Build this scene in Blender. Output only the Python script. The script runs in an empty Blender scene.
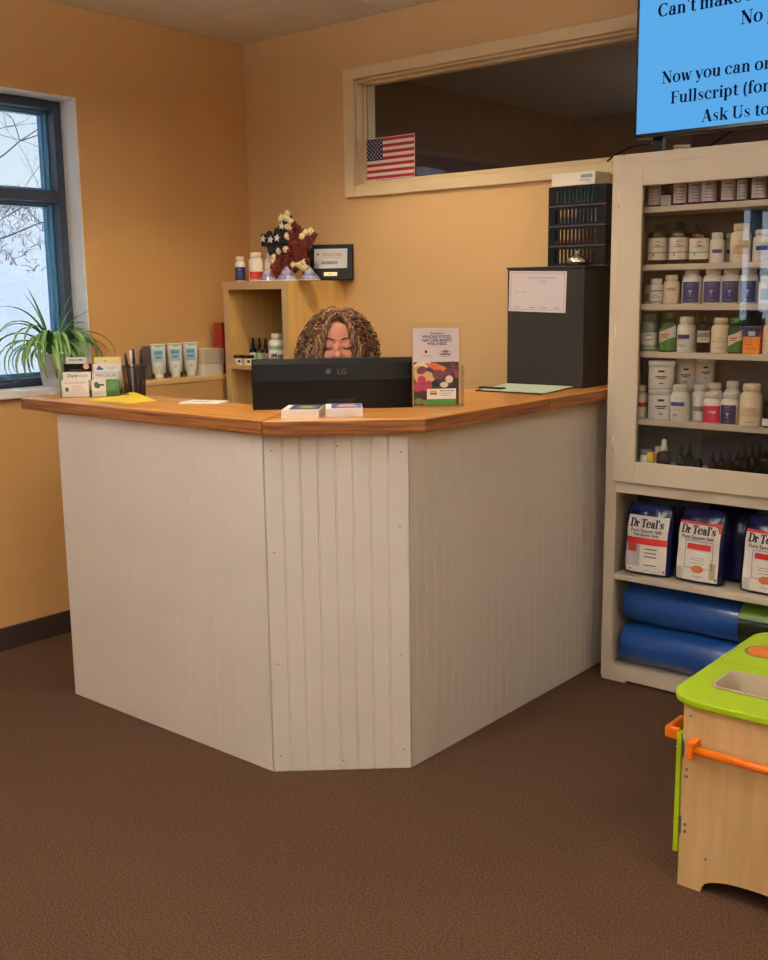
import bpy, bmesh, math, random
from mathutils import Matrix, Vector, Euler
random.seed(7)
S = bpy.context.scene
COL = S.collection
R = math.radians

# ------------------------------------------------------------------ camera, world, exposure, large lamps
def L(v):
    v /= 255.0
    return v / 12.92 if v <= 0.04045 else ((v + 0.055) / 1.055) ** 2.4
def C3(r, g, b): return (L(r), L(g), L(b), 1.0)

CAM = Vector((3.8637, -3.6258, 1.4257))
yw, pt, rl = R(39.9364), R(10.0806), R(-0.737)
fwd = Vector((-math.sin(yw) * math.cos(pt), math.cos(yw) * math.cos(pt), -math.sin(pt)))
rt0 = Vector((math.cos(yw), math.sin(yw), 0)); up0 = rt0.cross(fwd)
rt = rt0 * math.cos(rl) + up0 * math.sin(rl); up = -rt0 * math.sin(rl) + up0 * math.cos(rl)
cd = bpy.data.cameras.new('camera'); cam = bpy.data.objects.new('camera', cd); COL.objects.link(cam)
m = Matrix((rt, up, -fwd)).transposed().to_4x4(); m.translation = CAM
cam.matrix_world = m
cd.sensor_fit = 'VERTICAL'; cd.sensor_height = 36; cd.lens = 1058.83 * 36 / 960; cd.clip_start = 0.02; cd.clip_end = 300
S.camera = cam

W = bpy.data.worlds.new('overcast_sky'); S.world = W; W.use_nodes = True
wn = W.node_tree; wn.nodes.clear()
wo = wn.nodes.new('ShaderNodeOutputWorld'); wb = wn.nodes.new('ShaderNodeBackground')
tc = wn.nodes.new('ShaderNodeTexCoord'); nz = wn.nodes.new('ShaderNodeTexNoise'); cr = wn.nodes.new('ShaderNodeValToRGB')
nz.inputs['Scale'].default_value = 2.5; nz.inputs['Detail'].default_value = 4
cr.color_ramp.elements[0].position = .35; cr.color_ramp.elements[0].color = C3(190, 210, 234)
cr.color_ramp.elements[1].position = .65; cr.color_ramp.elements[1].color = C3(220, 229, 240)
wn.links.new(tc.outputs['Generated'], nz.inputs['Vector']); wn.links.new(nz.outputs['Fac'], cr.inputs['Fac'])
wn.links.new(cr.outputs['Color'], wb.inputs['Color']); wn.links.new(wb.outputs['Background'], wo.inputs['Surface'])
wb.inputs['Strength'].default_value = 6.0

S.view_settings.view_transform = 'Standard'; S.view_settings.look = 'None'
S.view_settings.gamma = 1.0; S.view_settings.use_curve_mapping = False
S.view_settings.exposure = 0.0

LAMP_W = 9.0
UP_W = 60.0
UP_COL = (1.0, 1.0, 1.0)
LAMP_COL = (1.0, 0.94, 0.85)
CAN_COL = (1.0, 0.80, 0.52)
def area(name, loc, rot, sx, sy, power, col, portal=False):
    d = bpy.data.lights.new(name, 'AREA'); d.shape = 'RECTANGLE'; d.size = sx; d.size_y = sy
    d.energy = power; d.color = col
    o = bpy.data.objects.new(name, d); COL.objects.link(o); o.location = loc; o.rotation_euler = rot
    if portal: d.cycles.is_portal = True
    return o
FILL_LAMPS = [(1.83, -2.45), (4.27, -2.45), (1.83, -4.74), (4.27, -4.74), (1.83, -7.2), (4.27, -7.2)]  # hanging lamps put in out of view to light room and ceiling
for tx, ty in FILL_LAMPS:
    area('added_lamp_light', (tx, ty, 2.215), (0, 0, 0), .26, 1.14, LAMP_W * (1.0 if tx < 3 else .8) * (1 if ty > -3 else .5), LAMP_COL)
    area('added_ceiling_uplight', (tx, ty, 2.29), (R(180), 0, 0), .26, 1.14, UP_W * (1 if ty > -3 else .5), UP_COL)  # upward light added to lift the dark ceiling
CANS = [(1.20, -.85, 46), (2.05, -.80, 5)]
for cx_, cy_, pw in CANS:                                        # recessed downlights over the desk, shielded by their cans
    d = bpy.data.lights.new('downlight_beam', 'SPOT'); d.energy = pw; d.color = CAN_COL; d.spot_size = R(124); d.spot_blend = .45; d.shadow_soft_size = .05
    o = bpy.data.objects.new('downlight_beam', d); COL.objects.link(o); o.location = (cx_, cy_, 2.555)
area('back_room_fill', (2.6, 1.7, 2.54), (0, 0, 0), .5, .5, 48, LAMP_COL)  # fill added to lighten the room behind the interior glass
sd = bpy.data.lights.new('snow_fill_sun', 'SUN'); sd.energy = 5.2; sd.angle = R(40); sd.color = (1, .98, .95)  # sun lamp added to brighten the snow without entering the windows
so = bpy.data.objects.new('snow_fill_sun', sd); COL.objects.link(so); so.rotation_euler = (R(20), R(42), 0)
# daylight enters through the two left-hand windows
area('window_portal', (-.25, -1.77, 1.63), (0, R(-90), 0), 1.18, 1.65, 1, (1, 1, 1), True)
area('window_portal', (-.25, -7.4, 1.63), (0, R(-90), 0), 1.18, 1.5, 1, (1, 1, 1), True)

# ------------------------------------------------------------------ materials
MATS = {}
def mat(name, col, rough=.6, metal=0, vary=0, vscale=8, bump=0, bscale=60, stretch=None, col2=None, coat=0, emit=0, spec=None, detail=4, sheen=0):
    if name in MATS: return MATS[name]
    m = bpy.data.materials.new(name); m.use_nodes = True; MATS[name] = m
    nt = m.node_tree; b = nt.nodes['Principled BSDF']
    b.inputs['Roughness'].default_value = rough; b.inputs['Metallic'].default_value = metal
    if coat: b.inputs['Coat Weight'].default_value = coat
    if sheen: b.inputs['Sheen Weight'].default_value = sheen
    if spec is not None: b.inputs['Specular IOR Level'].default_value = spec
    base = C3(*col)
    t = nt.nodes.new('ShaderNodeTexCoord'); mp = nt.nodes.new('ShaderNodeMapping')
    nt.links.new(t.outputs['Object'], mp.inputs['Vector'])
    if stretch: mp.inputs['Scale'].default_value = stretch
    n = nt.nodes.new('ShaderNodeTexNoise'); n.inputs['Scale'].default_value = vscale; n.inputs['Detail'].default_value = detail
    nt.links.new(mp.outputs['Vector'], n.inputs['Vector'])
    r = nt.nodes.new('ShaderNodeValToRGB')
    r.color_ramp.elements[0].position = .3; r.color_ramp.elements[1].position = .7
    v = vary if vary else .015
    c2 = C3(*col2) if col2 else tuple(min(1, x * (1 + v)) for x in base[:3]) + (1,)
    c1 = base if col2 else tuple(x * (1 - v) for x in base[:3]) + (1,)
    r.color_ramp.elements[0].color = c1; r.color_ramp.elements[1].color = c2
    nt.links.new(n.outputs['Fac'], r.inputs['Fac']); nt.links.new(r.outputs['Color'], b.inputs['Base Color'])
    if emit:
        nt.links.new(r.outputs['Color'], b.inputs['Emission Color']); b.inputs['Emission Strength'].default_value = emit
    if bump:
        n2 = nt.nodes.new('ShaderNodeTexNoise'); n2.inputs['Scale'].default_value = bscale; n2.inputs['Detail'].default_value = 3
        nt.links.new(mp.outputs['Vector'], n2.inputs['Vector'])
        bp = nt.nodes.new('ShaderNodeBump'); bp.inputs['Strength'].default_value = bump; bp.inputs['Distance'].default_value = .01
        nt.links.new(n2.outputs['Fac'], bp.inputs['Height']); nt.links.new(bp.outputs['Normal'], b.inputs['Normal'])
    return m
def glassmat(name, tint=(1, 1, 1), ior=1.5, rough=.0):
    if name in MATS: return MATS[name]
    m = bpy.data.materials.new(name); m.use_nodes = True; MATS[name] = m
    nt = m.node_tree; nt.nodes.clear()
    o = nt.nodes.new('ShaderNodeOutputMaterial'); mx = nt.nodes.new('ShaderNodeMixShader'); fr = nt.nodes.new('ShaderNodeFresnel')
    tr = nt.nodes.new('ShaderNodeBsdfTransparent'); gl = nt.nodes.new('ShaderNodeBsdfGlossy')
    ge = nt.nodes.new('ShaderNodeNewGeometry'); mr = nt.nodes.new('ShaderNodeMapRange')
    mr.inputs['To Min'].default_value = ior; mr.inputs['To Max'].default_value = 1 / ior
    nt.links.new(ge.outputs['Backfacing'], mr.inputs['Value']); nt.links.new(mr.outputs[0], fr.inputs['IOR']); tr.inputs['Color'].default_value = (*tint, 1); gl.inputs['Roughness'].default_value = rough
    nt.links.new(fr.outputs['Fac'], mx.inputs['Fac']); nt.links.new(tr.outputs[0], mx.inputs[1]); nt.links.new(gl.outputs[0], mx.inputs[2])
    nt.links.new(mx.outputs[0], o.inputs['Surface'])
    return m

M_WALL = mat('golden_wall_paint', (206, 160, 100), .75, vary=.03, vscale=3, bump=.05, bscale=250)
M_WALLB = mat('tan_wall_paint', (214, 176, 126), .75, vary=.03, vscale=3, bump=.05, bscale=250)
M_TRIM = mat('cream_trim_paint', (226, 204, 166), .5, vary=.03)
M_WHITE_PLASTER = mat('white_reveal_paint', (236, 234, 232), .7, vary=.02)
M_CEIL = mat('ceiling_tile', (236, 230, 218), .9, vary=.05, vscale=120, bump=.3, bscale=300)
M_CARPET = mat('brown_carpet', (58, 41, 30), .95, vary=.0, vscale=210, bump=.35, bscale=420, col2=(108, 80, 61), detail=6, spec=.1)
M_BASE = mat('dark_vinyl_base', (58, 44, 42), .5)
M_DESK = mat('white_beadboard_paint', (232, 227, 223), .55, vary=.02, vscale=5)
M_OAK = mat('oak_counter_wood', (186, 112, 40), .38, vary=0, vscale=3, stretch=(1.2, 26, 26), col2=(236, 170, 84), bump=.06, bscale=20, coat=.3, detail=8)
M_OAK_EDGE = mat('oak_counter_edge', (96, 52, 24), .45, vary=0, vscale=3, stretch=(1.5, 1.5, 60), col2=(182, 116, 62), detail=8)
M_CAB = mat('cream_white_cabinet_paint', (206, 194, 176), .45, vary=.02)
M_CABIN = mat('cabinet_inside_grey', (88, 90, 102), .7, vary=.03)
M_BLK = mat('black_plastic', (17, 16, 18), .5, vary=.05, spec=.25)
M_BLKMAT = mat('matt_black_metal', (50, 45, 43), .65, vary=.06, spec=.25)
M_BLKGL = mat('gloss_black', (14, 14, 16), .2)
M_LOGO = mat('embossed_grey', (84, 78, 76), .4)
M_SLATE = mat('slate_window_frame', (52, 62, 80), .45)
M_TEAL = mat('skylit_blue_frame', (80, 136, 178), .4)  # teal paint with the blue skylight on it put into the colour
M_MAPLE = mat('bookcase_maple', (214, 172, 100), .5, vary=.0, vscale=3, stretch=(12, 12, 1), col2=(228, 190, 118))
M_MAPLE_EDGE = mat('bookcase_front_edge', (190, 160, 116), .5, vary=.03)  # front edges coloured greyer than the maple sides
M_WPL = mat('white_plastic', (236, 230, 222), .35, vary=.01)
M_CREAMPL = mat('cream_plastic', (236, 220, 192), .35, vary=.01)
M_PAPER = mat('white_paper', (240, 236, 230), .7, vary=.01)
M_LAV = mat('pale_lavender_paper', (216, 206, 214), .7, vary=.01)
M_NAVY = mat('navy_print', (40, 44, 104), .5)
M_BLUE = mat('blue_print', (52, 74, 160), .5)
M_RED = mat('red_print', (196, 40, 34), .5)
M_MAG = mat('magenta_print', (206, 40, 84), .45)
M_GRN = mat('green_print', (70, 130, 50), .5)
M_DGRN = mat('dark_green_plastic', (28, 66, 38), .25)
M_LGRN = mat('light_green_print', (150, 184, 130), .5)
M_ORG = mat('orange_print', (240, 136, 26), .5)
M_YEL = mat('yellow_print', (236, 206, 60), .55)
M_GREY = mat('grey_print', (130, 128, 132), .6)
M_INK = mat('black_ink', (26, 24, 28), .6)
M_GOLD = mat('gold_print', (216, 176, 100), .5)
M_PURP = mat('purple_print', (84, 74, 150), .5)
M_AMBER = mat('dark_amber_glass', (16, 10, 9), .12, spec=.4)
M_AMBER2 = mat('brown_amber_glass', (64, 32, 16), .15, spec=.6)
M_TEALP = mat('teal_print', (70, 160, 170), .5)
M_SKYP = mat('pale_blue_print', (130, 170, 190), .5)
M_CHROME = mat('chrome', (230, 226, 214), .12, 1)
M_STEEL = mat('steel', (150, 150, 152), .35, 1)
M_BRASS = mat('brass', (220, 200, 150), .3, 1)
M_SKIN = mat('skin', (210, 140, 114), .5, vary=.06, vscale=30)
M_ACR = glassmat('clear_acrylic', (.97, .97, .97), 1.45)
M_PANE = glassmat('clear_window_glass', (.97, .98, .98), 1.5)
M_PANET = glassmat('dimming_window_glass', (.44, .452, .447), 1.5)  # tint added to dim the overbright outside in the near window
M_DOORGLASS = glassmat('cabinet_door_glass', (.97, .975, .98), 1.55)
M_FILM = glassmat('clear_film', (.98, .98, .98), 1.25, .12)

# ------------------------------------------------------------------ mesh helpers
class MB:
    def __init__(s): s.v = []; s.f = []; s.m = []; s.k = 0; s.sm = []
    def mi(s, k): s.k = k; return s
    def add(s, vs, fs, sm=False, M=None):
        o = len(s.v)
        for p in vs:
            p = Vector(p)
            if M is not None: p = M @ p
            s.v.append(tuple(p))
        for f in fs: s.f.append([o + i for i in f]); s.m.append(s.k); s.sm.append(sm)
        return s
    def box(s, x0, x1, y0, y1, z0, z1, M=None):
        v = [(x0, y0, z0), (x1, y0, z0), (x1, y1, z0), (x0, y1, z0), (x0, y0, z1), (x1, y0, z1), (x1, y1, z1), (x0, y1, z1)]
        return s.add(v, [(0, 3, 2, 1), (4, 5, 6, 7), (0, 1, 5, 4), (1, 2, 6, 5), (2, 3, 7, 6), (3, 0, 4, 7)], False, M)
    def prism(s, poly, z0, z1, M=None):
        n = len(poly)
        a = sum(poly[i][0] * poly[(i + 1) % n][1] - poly[(i + 1) % n][0] * poly[i][1] for i in range(n))
        if a < 0: poly = poly[::-1]
        v = [(p[0], p[1], z0) for p in poly] + [(p[0], p[1], z1) for p in poly]
        f = [list(range(n))[::-1], list(range(n, 2 * n))] + [[i, (i + 1) % n, n + (i + 1) % n, n + i] for i in range(n)]
        return s.add(v, f, False, M)
    def lathe(s, prof, n=24, M=None, smooth=True, cap=True, squash=1.0):
        v = []; f = []
        for r, z in prof:
            for i in range(n):
                a = 2 * math.pi * i / n; v.append((r * math.cos(a), r * math.sin(a) * squash, z))
        for j in range(len(prof) - 1):
            for i in range(n):
                k = (i + 1) % n; f.append((j * n + i, j * n + k, (j + 1) * n + k, (j + 1) * n + i))
        s.add(v, f, smooth, M)
        if cap:
            o = len(s.v) - len(v); q = len(prof) - 1
            if prof[0][0] > 1e-5: s.f.append([o + i for i in range(n)][::-1]); s.m.append(s.k); s.sm.append(False)
            if prof[-1][0] > 1e-5: s.f.append([o + q * n + i for i in range(n)]); s.m.append(s.k); s.sm.append(False)
        return s
    def arc(s, r, z0, z1, a0, a1, n=12, M=None, th=.0006):       # a curved label; 0 deg faces -Y
        v = []; f = []
        for i in range(n + 1):
            a = R(a0 + (a1 - a0) * i / n - 90)
            v += [(r * math.cos(a), r * math.sin(a), z0), (r * math.cos(a), r * math.sin(a), z1)]
        for i in range(n): f.append((2 * i, 2 * i + 2, 2 * i + 3, 2 * i + 1))
        return s.add(v, f, True, M)
    def tube(s, pts, rad, n=8, M=None, cap=True, closed=False):
        pts = [Vector(p) for p in pts]; N = len(pts)
        if not isinstance(rad, (list, tuple)): rad = [rad] * N
        v = []; f = []; prev = None
        for i, p in enumerate(pts):
            a = pts[i - 1] if i else (pts[-1] if closed else pts[0]); b = pts[i + 1] if i < N - 1 else (pts[0] if closed else pts[-1])
            t = (b - a).normalized()
            if prev is None: u = t.cross(Vector((0, 0, 1)) if abs(t.z) < .9 else Vector((1, 0, 0))).normalized()
            else:
                u = prev - t * prev.dot(t); u = u.normalized() if u.length > 1e-6 else prev
            prev = u; w = t.cross(u)
            for k in range(n):
                g = 2 * math.pi * k / n; v.append(p + (u * math.cos(g) + w * math.sin(g)) * rad[i])
        for i in range(N if closed else N - 1):
            j = (i + 1) % N
            for k in range(n):
                q = (k + 1) % n; f.append((i * n + k, i * n + q, j * n + q, j * n + k))
        if cap and not closed: f.append(list(range(n))[::-1]); f.append([(N - 1) * n + k for k in range(n)])
        return s.add(v, f, True, M)
    def ell(s, c, r, seg=16, M=None, rot=None):
        v = []; f = []; rings = max(6, seg // 2); n = seg
        T = Matrix.Translation(c) @ (rot.to_4x4() if rot is not None else Matrix()) @ Matrix.Diagonal((*r, 1))
        if M is not None: T = M @ T
        v.append((0, 0, -1))
        for j in range(1, rings):
            ph = math.pi * j / rings - math.pi / 2
            for i in range(n):
                a = 2 * math.pi * i / n; v.append((math.cos(ph) * math.cos(a), math.cos(ph) * math.sin(a), math.sin(ph)))
        v.append((0, 0, 1)); e = len(v) - 1
        for i in range(n):
            k = (i + 1) % n; f.append((0, 1 + k, 1 + i)); f.append((e, 1 + (rings - 2) * n + i, 1 + (rings - 2) * n + k))
            for j in range(rings - 2): f.append((1 + j * n + i, 1 + j * n + k, 1 + (j + 1) * n + k, 1 + (j + 1) * n + i))
        return s.add(v, f, True, T)
    def quad(s, a, b, c, d, M=None): return s.add([a, b, c, d], [(0, 1, 2, 3)], False, M)
    def sheet(s, x0, x1, z0, z1, y, M=None):                      # a flat mark facing -Y
        return s.add([(x0, y, z0), (x1, y, z0), (x1, y, z1), (x0, y, z1)], [(0, 1, 2, 3)], False, M)
    def disc(s, cx, cz, rx, rz, y, n=20, M=None):
        return s.add([(cx + rx * math.cos(2 * math.pi * i / n), y, cz + rz * math.sin(2 * math.pi * i / n)) for i in range(n)], [list(range(n))], False, M)
    def mesh(s, name, mats):
        me = bpy.data.meshes.new(name); me.from_pydata(s.v, [], s.f)
        for m in (mats if isinstance(mats, (list, tuple)) else [mats]): me.materials.append(m)
        me.polygons.foreach_set('material_index', s.m); me.polygons.foreach_set('use_smooth', s.sm); me.update()
        return me
    def build(s, name, mats, parent=None, bevel=0, **tags):
        o = bpy.data.objects.new(name, s.mesh(name, mats)); COL.objects.link(o)
        if parent: o.parent = parent
        if bevel:
            b = o.modifiers.new('bevel', 'BEVEL'); b.width = bevel; b.segments = 2; b.limit_method = 'ANGLE'; b.angle_limit = R(40)
        for k, v in tags.items(): o[k] = v
        return o
def thing(name, label, cat, loc=(0, 0, 0), rz=0, group=None):
    o = bpy.data.objects.new(name, None); COL.objects.link(o); o.empty_display_size = .05
    o.location = loc; o.rotation_euler = (0, 0, rz); o['label'] = label; o['category'] = cat
    if group: o['group'] = group
    return o
def tag(o, label, cat, group=None):
    o['label'] = label; o['category'] = cat
    if group: o['group'] = group
    return o
def struct(o): o['kind'] = 'structure'; return o
def kids(o): return [c for c in bpy.data.objects if c.parent == o]
def dup(root, loc, rz, label, group=None):
    r = root.copy(); COL.objects.link(r); r.location = loc; r.rotation_euler = (0, 0, rz); r['label'] = label
    if group: r['group'] = group
    for ch in kids(root):
        c = ch.copy(); COL.objects.link(c); c.parent = r
        for g in kids(ch):
            d = g.copy(); COL.objects.link(d); d.parent = c
    return r
def text(name, s, size, m, parent=None, loc=(0, 0, 0), rot=(90, 0, 0), align='CENTER', sx=1.0, bold=0, y=None):
    cu = bpy.data.curves.new(name, 'FONT'); cu.body = s; cu.size = size; cu.align_x = align; cu.offset = bold
    cu.resolution_u = 2
    t = bpy.data.objects.new(name, cu); COL.objects.link(t)
    dg = bpy.context.evaluated_depsgraph_get()
    me = bpy.data.meshes.new_from_object(t.evaluated_get(dg)); bpy.data.objects.remove(t)
    me.materials.clear(); me.materials.append(m)
    for v in me.vertices: v.co.x *= sx
    o = bpy.data.objects.new(name, me); COL.objects.link(o); o.parent = parent
    o.location = loc; o.rotation_euler = [R(a) for a in rot]
    return o
def evalmesh(o, name):
    dg = bpy.context.evaluated_depsgraph_get(); me = bpy.data.meshes.new_from_object(o.evaluated_get(dg))
    bpy.data.objects.remove(o); me.name = name; return me

# ------------------------------------------------------------------ high-contrast serif lettering (strokes of varying width)
TK, TN = .150, .045
class G:
    def __init__(s): s.q = []
    def line(s, pts, ws):
        P = [Vector((p[0], p[1])) for p in pts]
        Lp = []; Rp = []
        for i, p in enumerate(P):
            t = (P[min(i + 1, len(P) - 1)] - P[max(i - 1, 0)]); t = t.normalized() if t.length else Vector((1, 0))
            n = Vector((-t.y, t.x)); w = (ws[i] if isinstance(ws, list) else ws) / 2
            Lp.append(p + n * w); Rp.append(p - n * w)
        for i in range(len(P) - 1): s.q.append((Rp[i], Rp[i + 1], Lp[i + 1], Lp[i]))
    def V(s, x, a, b, w=TK): s.q.append((Vector((x - w / 2, a)), Vector((x + w / 2, a)), Vector((x + w / 2, b)), Vector((x - w / 2, b))))
    def H(s, a, b, y, w=TN): s.q.append((Vector((a, y - w / 2)), Vector((b, y - w / 2)), Vector((b, y + w / 2)), Vector((a, y + w / 2))))
    def E(s, cx, cy, rx, ry, a0, a1, tk=TK, tn=TN):
        n = max(6, int(abs(a1 - a0) / 15)); pts = []; ws = []
        for i in range(n + 1):
            a = R(a0 + (a1 - a0) * i / n); pts.append((cx + rx * math.cos(a), cy + ry * math.sin(a))); ws.append(tn + (tk - tn) * abs(math.cos(a)) ** 1.5)
        s.line(pts, ws)
    def dot(s, cx, cy, r):
        c = Vector((cx, cy))
        for i in range(0, 12, 2):
            f = lambda k: c + Vector((math.cos(math.pi * k / 6), math.sin(math.pi * k / 6))) * r
            s.q.append((c, f(i), f(i + 1), f(i + 2)))
def glyph(ch):
    g = G(); w = .5
    def sf(x, y, h=.13): g.H(x - h, x + h, y)
    if ch == ' ': w = .21
    elif ch == 'o': g.E(.27, .25, .19, .24, 0, 360); w = .56
    elif ch == 'c': g.E(.27, .25, .19, .24, 50, 320); g.dot(.4, .38, .065); w = .5
    elif ch == 'e': g.E(.27, .25, .19, .24, 8, 320); g.H(.1, .46, .28); w = .52
    elif ch == 'a': g.V(.36, .04, .36); g.E(.25, .36, .12, .12, 0, 160); g.dot(.14, .35, .06); g.E(.22, .14, .13, .13, 60, 330); g.H(.34, .5, .02, .05); w = .54
    elif ch in 'nm':
        g.V(.13, 0, .48); sf(.13, .018); g.H(.01, .14, .475); x = .13
        for k in range(2 if ch == 'm' else 1):
            g.E(x + .14, .32, .135, .16, 0, 150); g.V(x + .28, 0, .33); sf(x + .28, .018, .11); x += .28
        w = x + .17
    elif ch == 'u': g.V(.13, .14, .5); g.E(.26, .16, .13, .15, 180, 340); g.V(.42, 0, .5); g.H(.01, .14, .482); g.H(.3, .43, .482); g.H(.42, .55, .018); w = .58
    elif ch == 't': g.V(.17, .1, .62); g.H(.02, .34, .48); g.E(.27, .12, .1, .11, 180, 320); w = .38
    elif ch == 'i': g.V(.15, 0, .48); sf(.15, .018); g.H(.02, .15, .475); g.dot(.15, .64, .08); w = .3
    elif ch == 'l': g.V(.15, 0, .74); sf(.15, .018); g.H(.02, .15, .725); w = .3
    elif ch == 'k': g.V(.13, 0, .74); sf(.13, .018); g.H(.01, .13, .725); g.line([(.19, .2), (.42, .48)], TN); g.line([(.26, .3), (.46, 0)], TK); g.H(.33, .52, .482); g.H(.35, .57, .018); w = .58
    elif ch == 's': g.line([(.36, .4), (.3, .47), (.22, .475), (.13, .43), (.12, .36), (.2, .28), (.32, .2), (.36, .12), (.3, .04), (.2, .02), (.08, .07)], [.03, .035, .04, .09, .12, .13, .13, .1, .05, .035, .03]); g.V(.37, .33, .47, .03); g.V(.08, .03, .17, .03); w = .46
    elif ch == 'r': g.V(.14, 0, .48); sf(.14, .018, .14); g.H(.01, .14, .475); g.E(.27, .34, .12, .13, 60, 170, .06); g.dot(.35, .4, .07); w = .42
    elif ch == 'f': g.V(.17, 0, .6); sf(.17, .018, .14); g.H(.03, .34, .48); g.E(.28, .6, .11, .13, 50, 180); g.dot(.36, .66, .06); w = .36
    elif ch == 'p': g.V(.13, -.22, .48); sf(.13, -.2); g.H(.01, .13, .475); g.E(.29, .25, .16, .24, -150, 150); w = .56
    elif ch == 'y': g.line([(.1, .48), (.28, .02)], TK); g.line([(.45, .48), (.24, -.12), (.14, -.2)], TN); g.dot(.13, -.17, .06); g.H(.0, .22, .482); g.H(.36, .53, .482); w = .52
    elif ch == 'w': g.line([(.1, .48), (.23, 0)], TK); g.line([(.36, .48), (.25, 0)], TN); g.line([(.36, .48), (.49, 0)], TK); g.line([(.64, .48), (.51, 0)], TN); g.H(.0, .22, .482); g.H(.55, .73, .482); w = .72
    elif ch == 'N': g.V(.13, 0, .72, TN); g.line([(.12, .72), (.58, 0)], TK * 1.1); g.V(.58, 0, .72, TN); sf(.13, .018, .12); g.H(.0, .16, .7); sf(.58, .7, .12); w = .72
    elif ch == 'C': g.E(.36, .36, .27, .35, 45, 320, TK * 1.15); g.V(.56, .48, .7, .03); w = .66
    elif ch == 'F': g.V(.16, 0, .72); sf(.16, .018, .15); g.H(.01, .54, .7); g.H(.2, .42, .38); g.V(.53, .52, .7, .035); g.V(.42, .3, .46, .03); w = .58
    elif ch == 'A': g.line([(.32, .72), (.09, 0)], TN); g.line([(.32, .72), (.56, 0)], TK * 1.15); g.H(.16, .46, .24); sf(.09, .018, .1); sf(.56, .018, .13); w = .68
    elif ch == 'U': g.V(.16, .2, .72); g.E(.36, .2, .2, .2, 180, 360); g.V(.57, .2, .72, TN); sf(.16, .7, .14); sf(.57, .7, .12); w = .7
    elif ch == 'D': g.V(.16, 0, .72); g.H(.01, .36, .018); g.H(.01, .36, .7); g.E(.32, .36, .3, .345, -90, 90, TK * 1.15); w = .7
    elif ch == 'T': g.V(.3, 0, .72); sf(.3, .018, .15); g.H(.02, .58, .7); g.V(.035, .52, .7, .035); g.V(.565, .52, .7, .035); w = .6
    elif ch == '(': g.E(.42, .28, .28, .52, 125, 235, TK * .9); w = .32
    elif ch == "'": g.line([(.1, .74), (.1, .52)], [.12, .03]); w = .2
    return g.q, w
def serif(name, s, size, m, parent, loc, rot=(90, 0, 0), align='LEFT', sx=1.0, wt=0):
    mb = MB(); x = 0
    for ch in s:
        q, w = glyph(ch)
        for qq in q:
            for ox, oy in (((0, 0),) if not wt else ((-wt, 0), (wt, 0), (0, -wt * .6), (0, wt * .6))): mb.add([((x + p.x) * size * sx + ox, p.y * size + oy, 0) for p in qq], [(0, 1, 2, 3)])
        x += w
    if align == 'CENTER': mb.v = [(v[0] - x * size * sx / 2, v[1], v[2]) for v in mb.v]
    if align == 'CENTER' or True:
        o = mb.build(name, m, parent)
    o.location = loc; o.rotation_euler = [R(a) for a in rot]
    return o

# ================================================================== THE SETTING
H = 2.5776
def wall_with_hole(name, m, ax, t0, t1, a0, a1, z0, z1, holes):
    """wall slab between t0..t1 across axis ax ('x' or 'y'), running a0..a1, with rectangular holes (a0,a1,z0,z1) sorted"""
    mb = MB()
    def bx(p0, p1, q0, q1):
        if p1 - p0 < 1e-4 or q1 - q0 < 1e-4: return
        if ax == 'x': mb.box(t0, t1, p0, p1, q0, q1)
        else: mb.box(p0, p1, t0, t1, q0, q1)
    cur = a0
    for h in holes:
        bx(cur, h[0], z0, z1); bx(h[0], h[1], z0, h[2]); bx(h[0], h[1], h[3], z1); cur = h[1]
    bx(cur, a1, z0, z1)
    return struct(mb.build(name, m))
WY0, WY1, WZ0, WZ1 = -2.62, -.945, 1.043, 2.2226
W2Y0, W2Y1 = -8.1, -6.68
struct(MB().box(-.02, 5.62, -8.42, .0, -.06, 0).build('floor', M_CARPET))
wall_with_hole('wall_left', M_WALL, 'x', -.2, 0, -8.4, 3.2, 0, H, [(W2Y0, W2Y1, WZ0, WZ1), (WY0, WY1, WZ0, WZ1)])
IX0, IX1, IZ0, IZ1 = .697, 3.05, 1.885, 2.325
wall_with_hole('wall_back', M_WALLB, 'y', 0, .12, 0, 5.6, 0, H, [(IX0, IX1, IZ0, IZ1)])
struct(MB().box(5.6, 5.72, -8.4, 0, 0, H).build('wall_right', M_WALLB))
struct(MB().box(-.2, 5.72, -8.52, -8.4, 0, H).build('wall_front', M_WALLB))
# suspended ceiling: tiles with recessed joints
cb = MB()
cb.mi(1).box(-.2, 5.72, -8.52, 3.3, H + .008, H + .06)
cb.mi(0)
xs = [-.31 + .61 * i for i in range(0, 11)]; ys = [-.445 - .61 * i for i in range(-1, 14)]
for i in range(len(xs) - 1):
    for j in range(len(ys) - 1):
        x0, x1 = max(xs[i], 0), min(xs[i + 1], 5.6); y1, y0 = min(ys[j], 0), max(ys[j + 1], -8.4)
        if x1 - x0 > .02 and y1 - y0 > .02: cb.box(x0 + .003, x1 - .003, y0 + .003, y1 - .003, H, H + .01)
ce = struct(cb.build('ceiling', [M_CEIL, mat('ceiling_grid', (150, 132, 110), .7)]))
# baseboards
struct(MB().box(0, .012, -8.4, -.0, 0, .0965).build('baseboard_left', M_BASE, bevel=.003))
struct(MB().box(.012, 5.6, -.012, 0, 0, .0965).build('baseboard_back', M_BASE, bevel=.003))
# room beyond the interior window
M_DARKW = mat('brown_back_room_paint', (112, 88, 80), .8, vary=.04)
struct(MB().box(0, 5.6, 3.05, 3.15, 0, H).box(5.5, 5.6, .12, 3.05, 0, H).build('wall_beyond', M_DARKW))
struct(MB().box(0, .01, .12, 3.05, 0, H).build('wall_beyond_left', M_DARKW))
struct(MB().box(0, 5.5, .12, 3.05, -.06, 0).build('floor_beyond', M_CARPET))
struct(MB().box(.01, 5.5, .12, 3.05, H - .004, H + .005).build('ceiling_beyond', mat('back_room_ceiling', (150, 134, 116), .9)))

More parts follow.
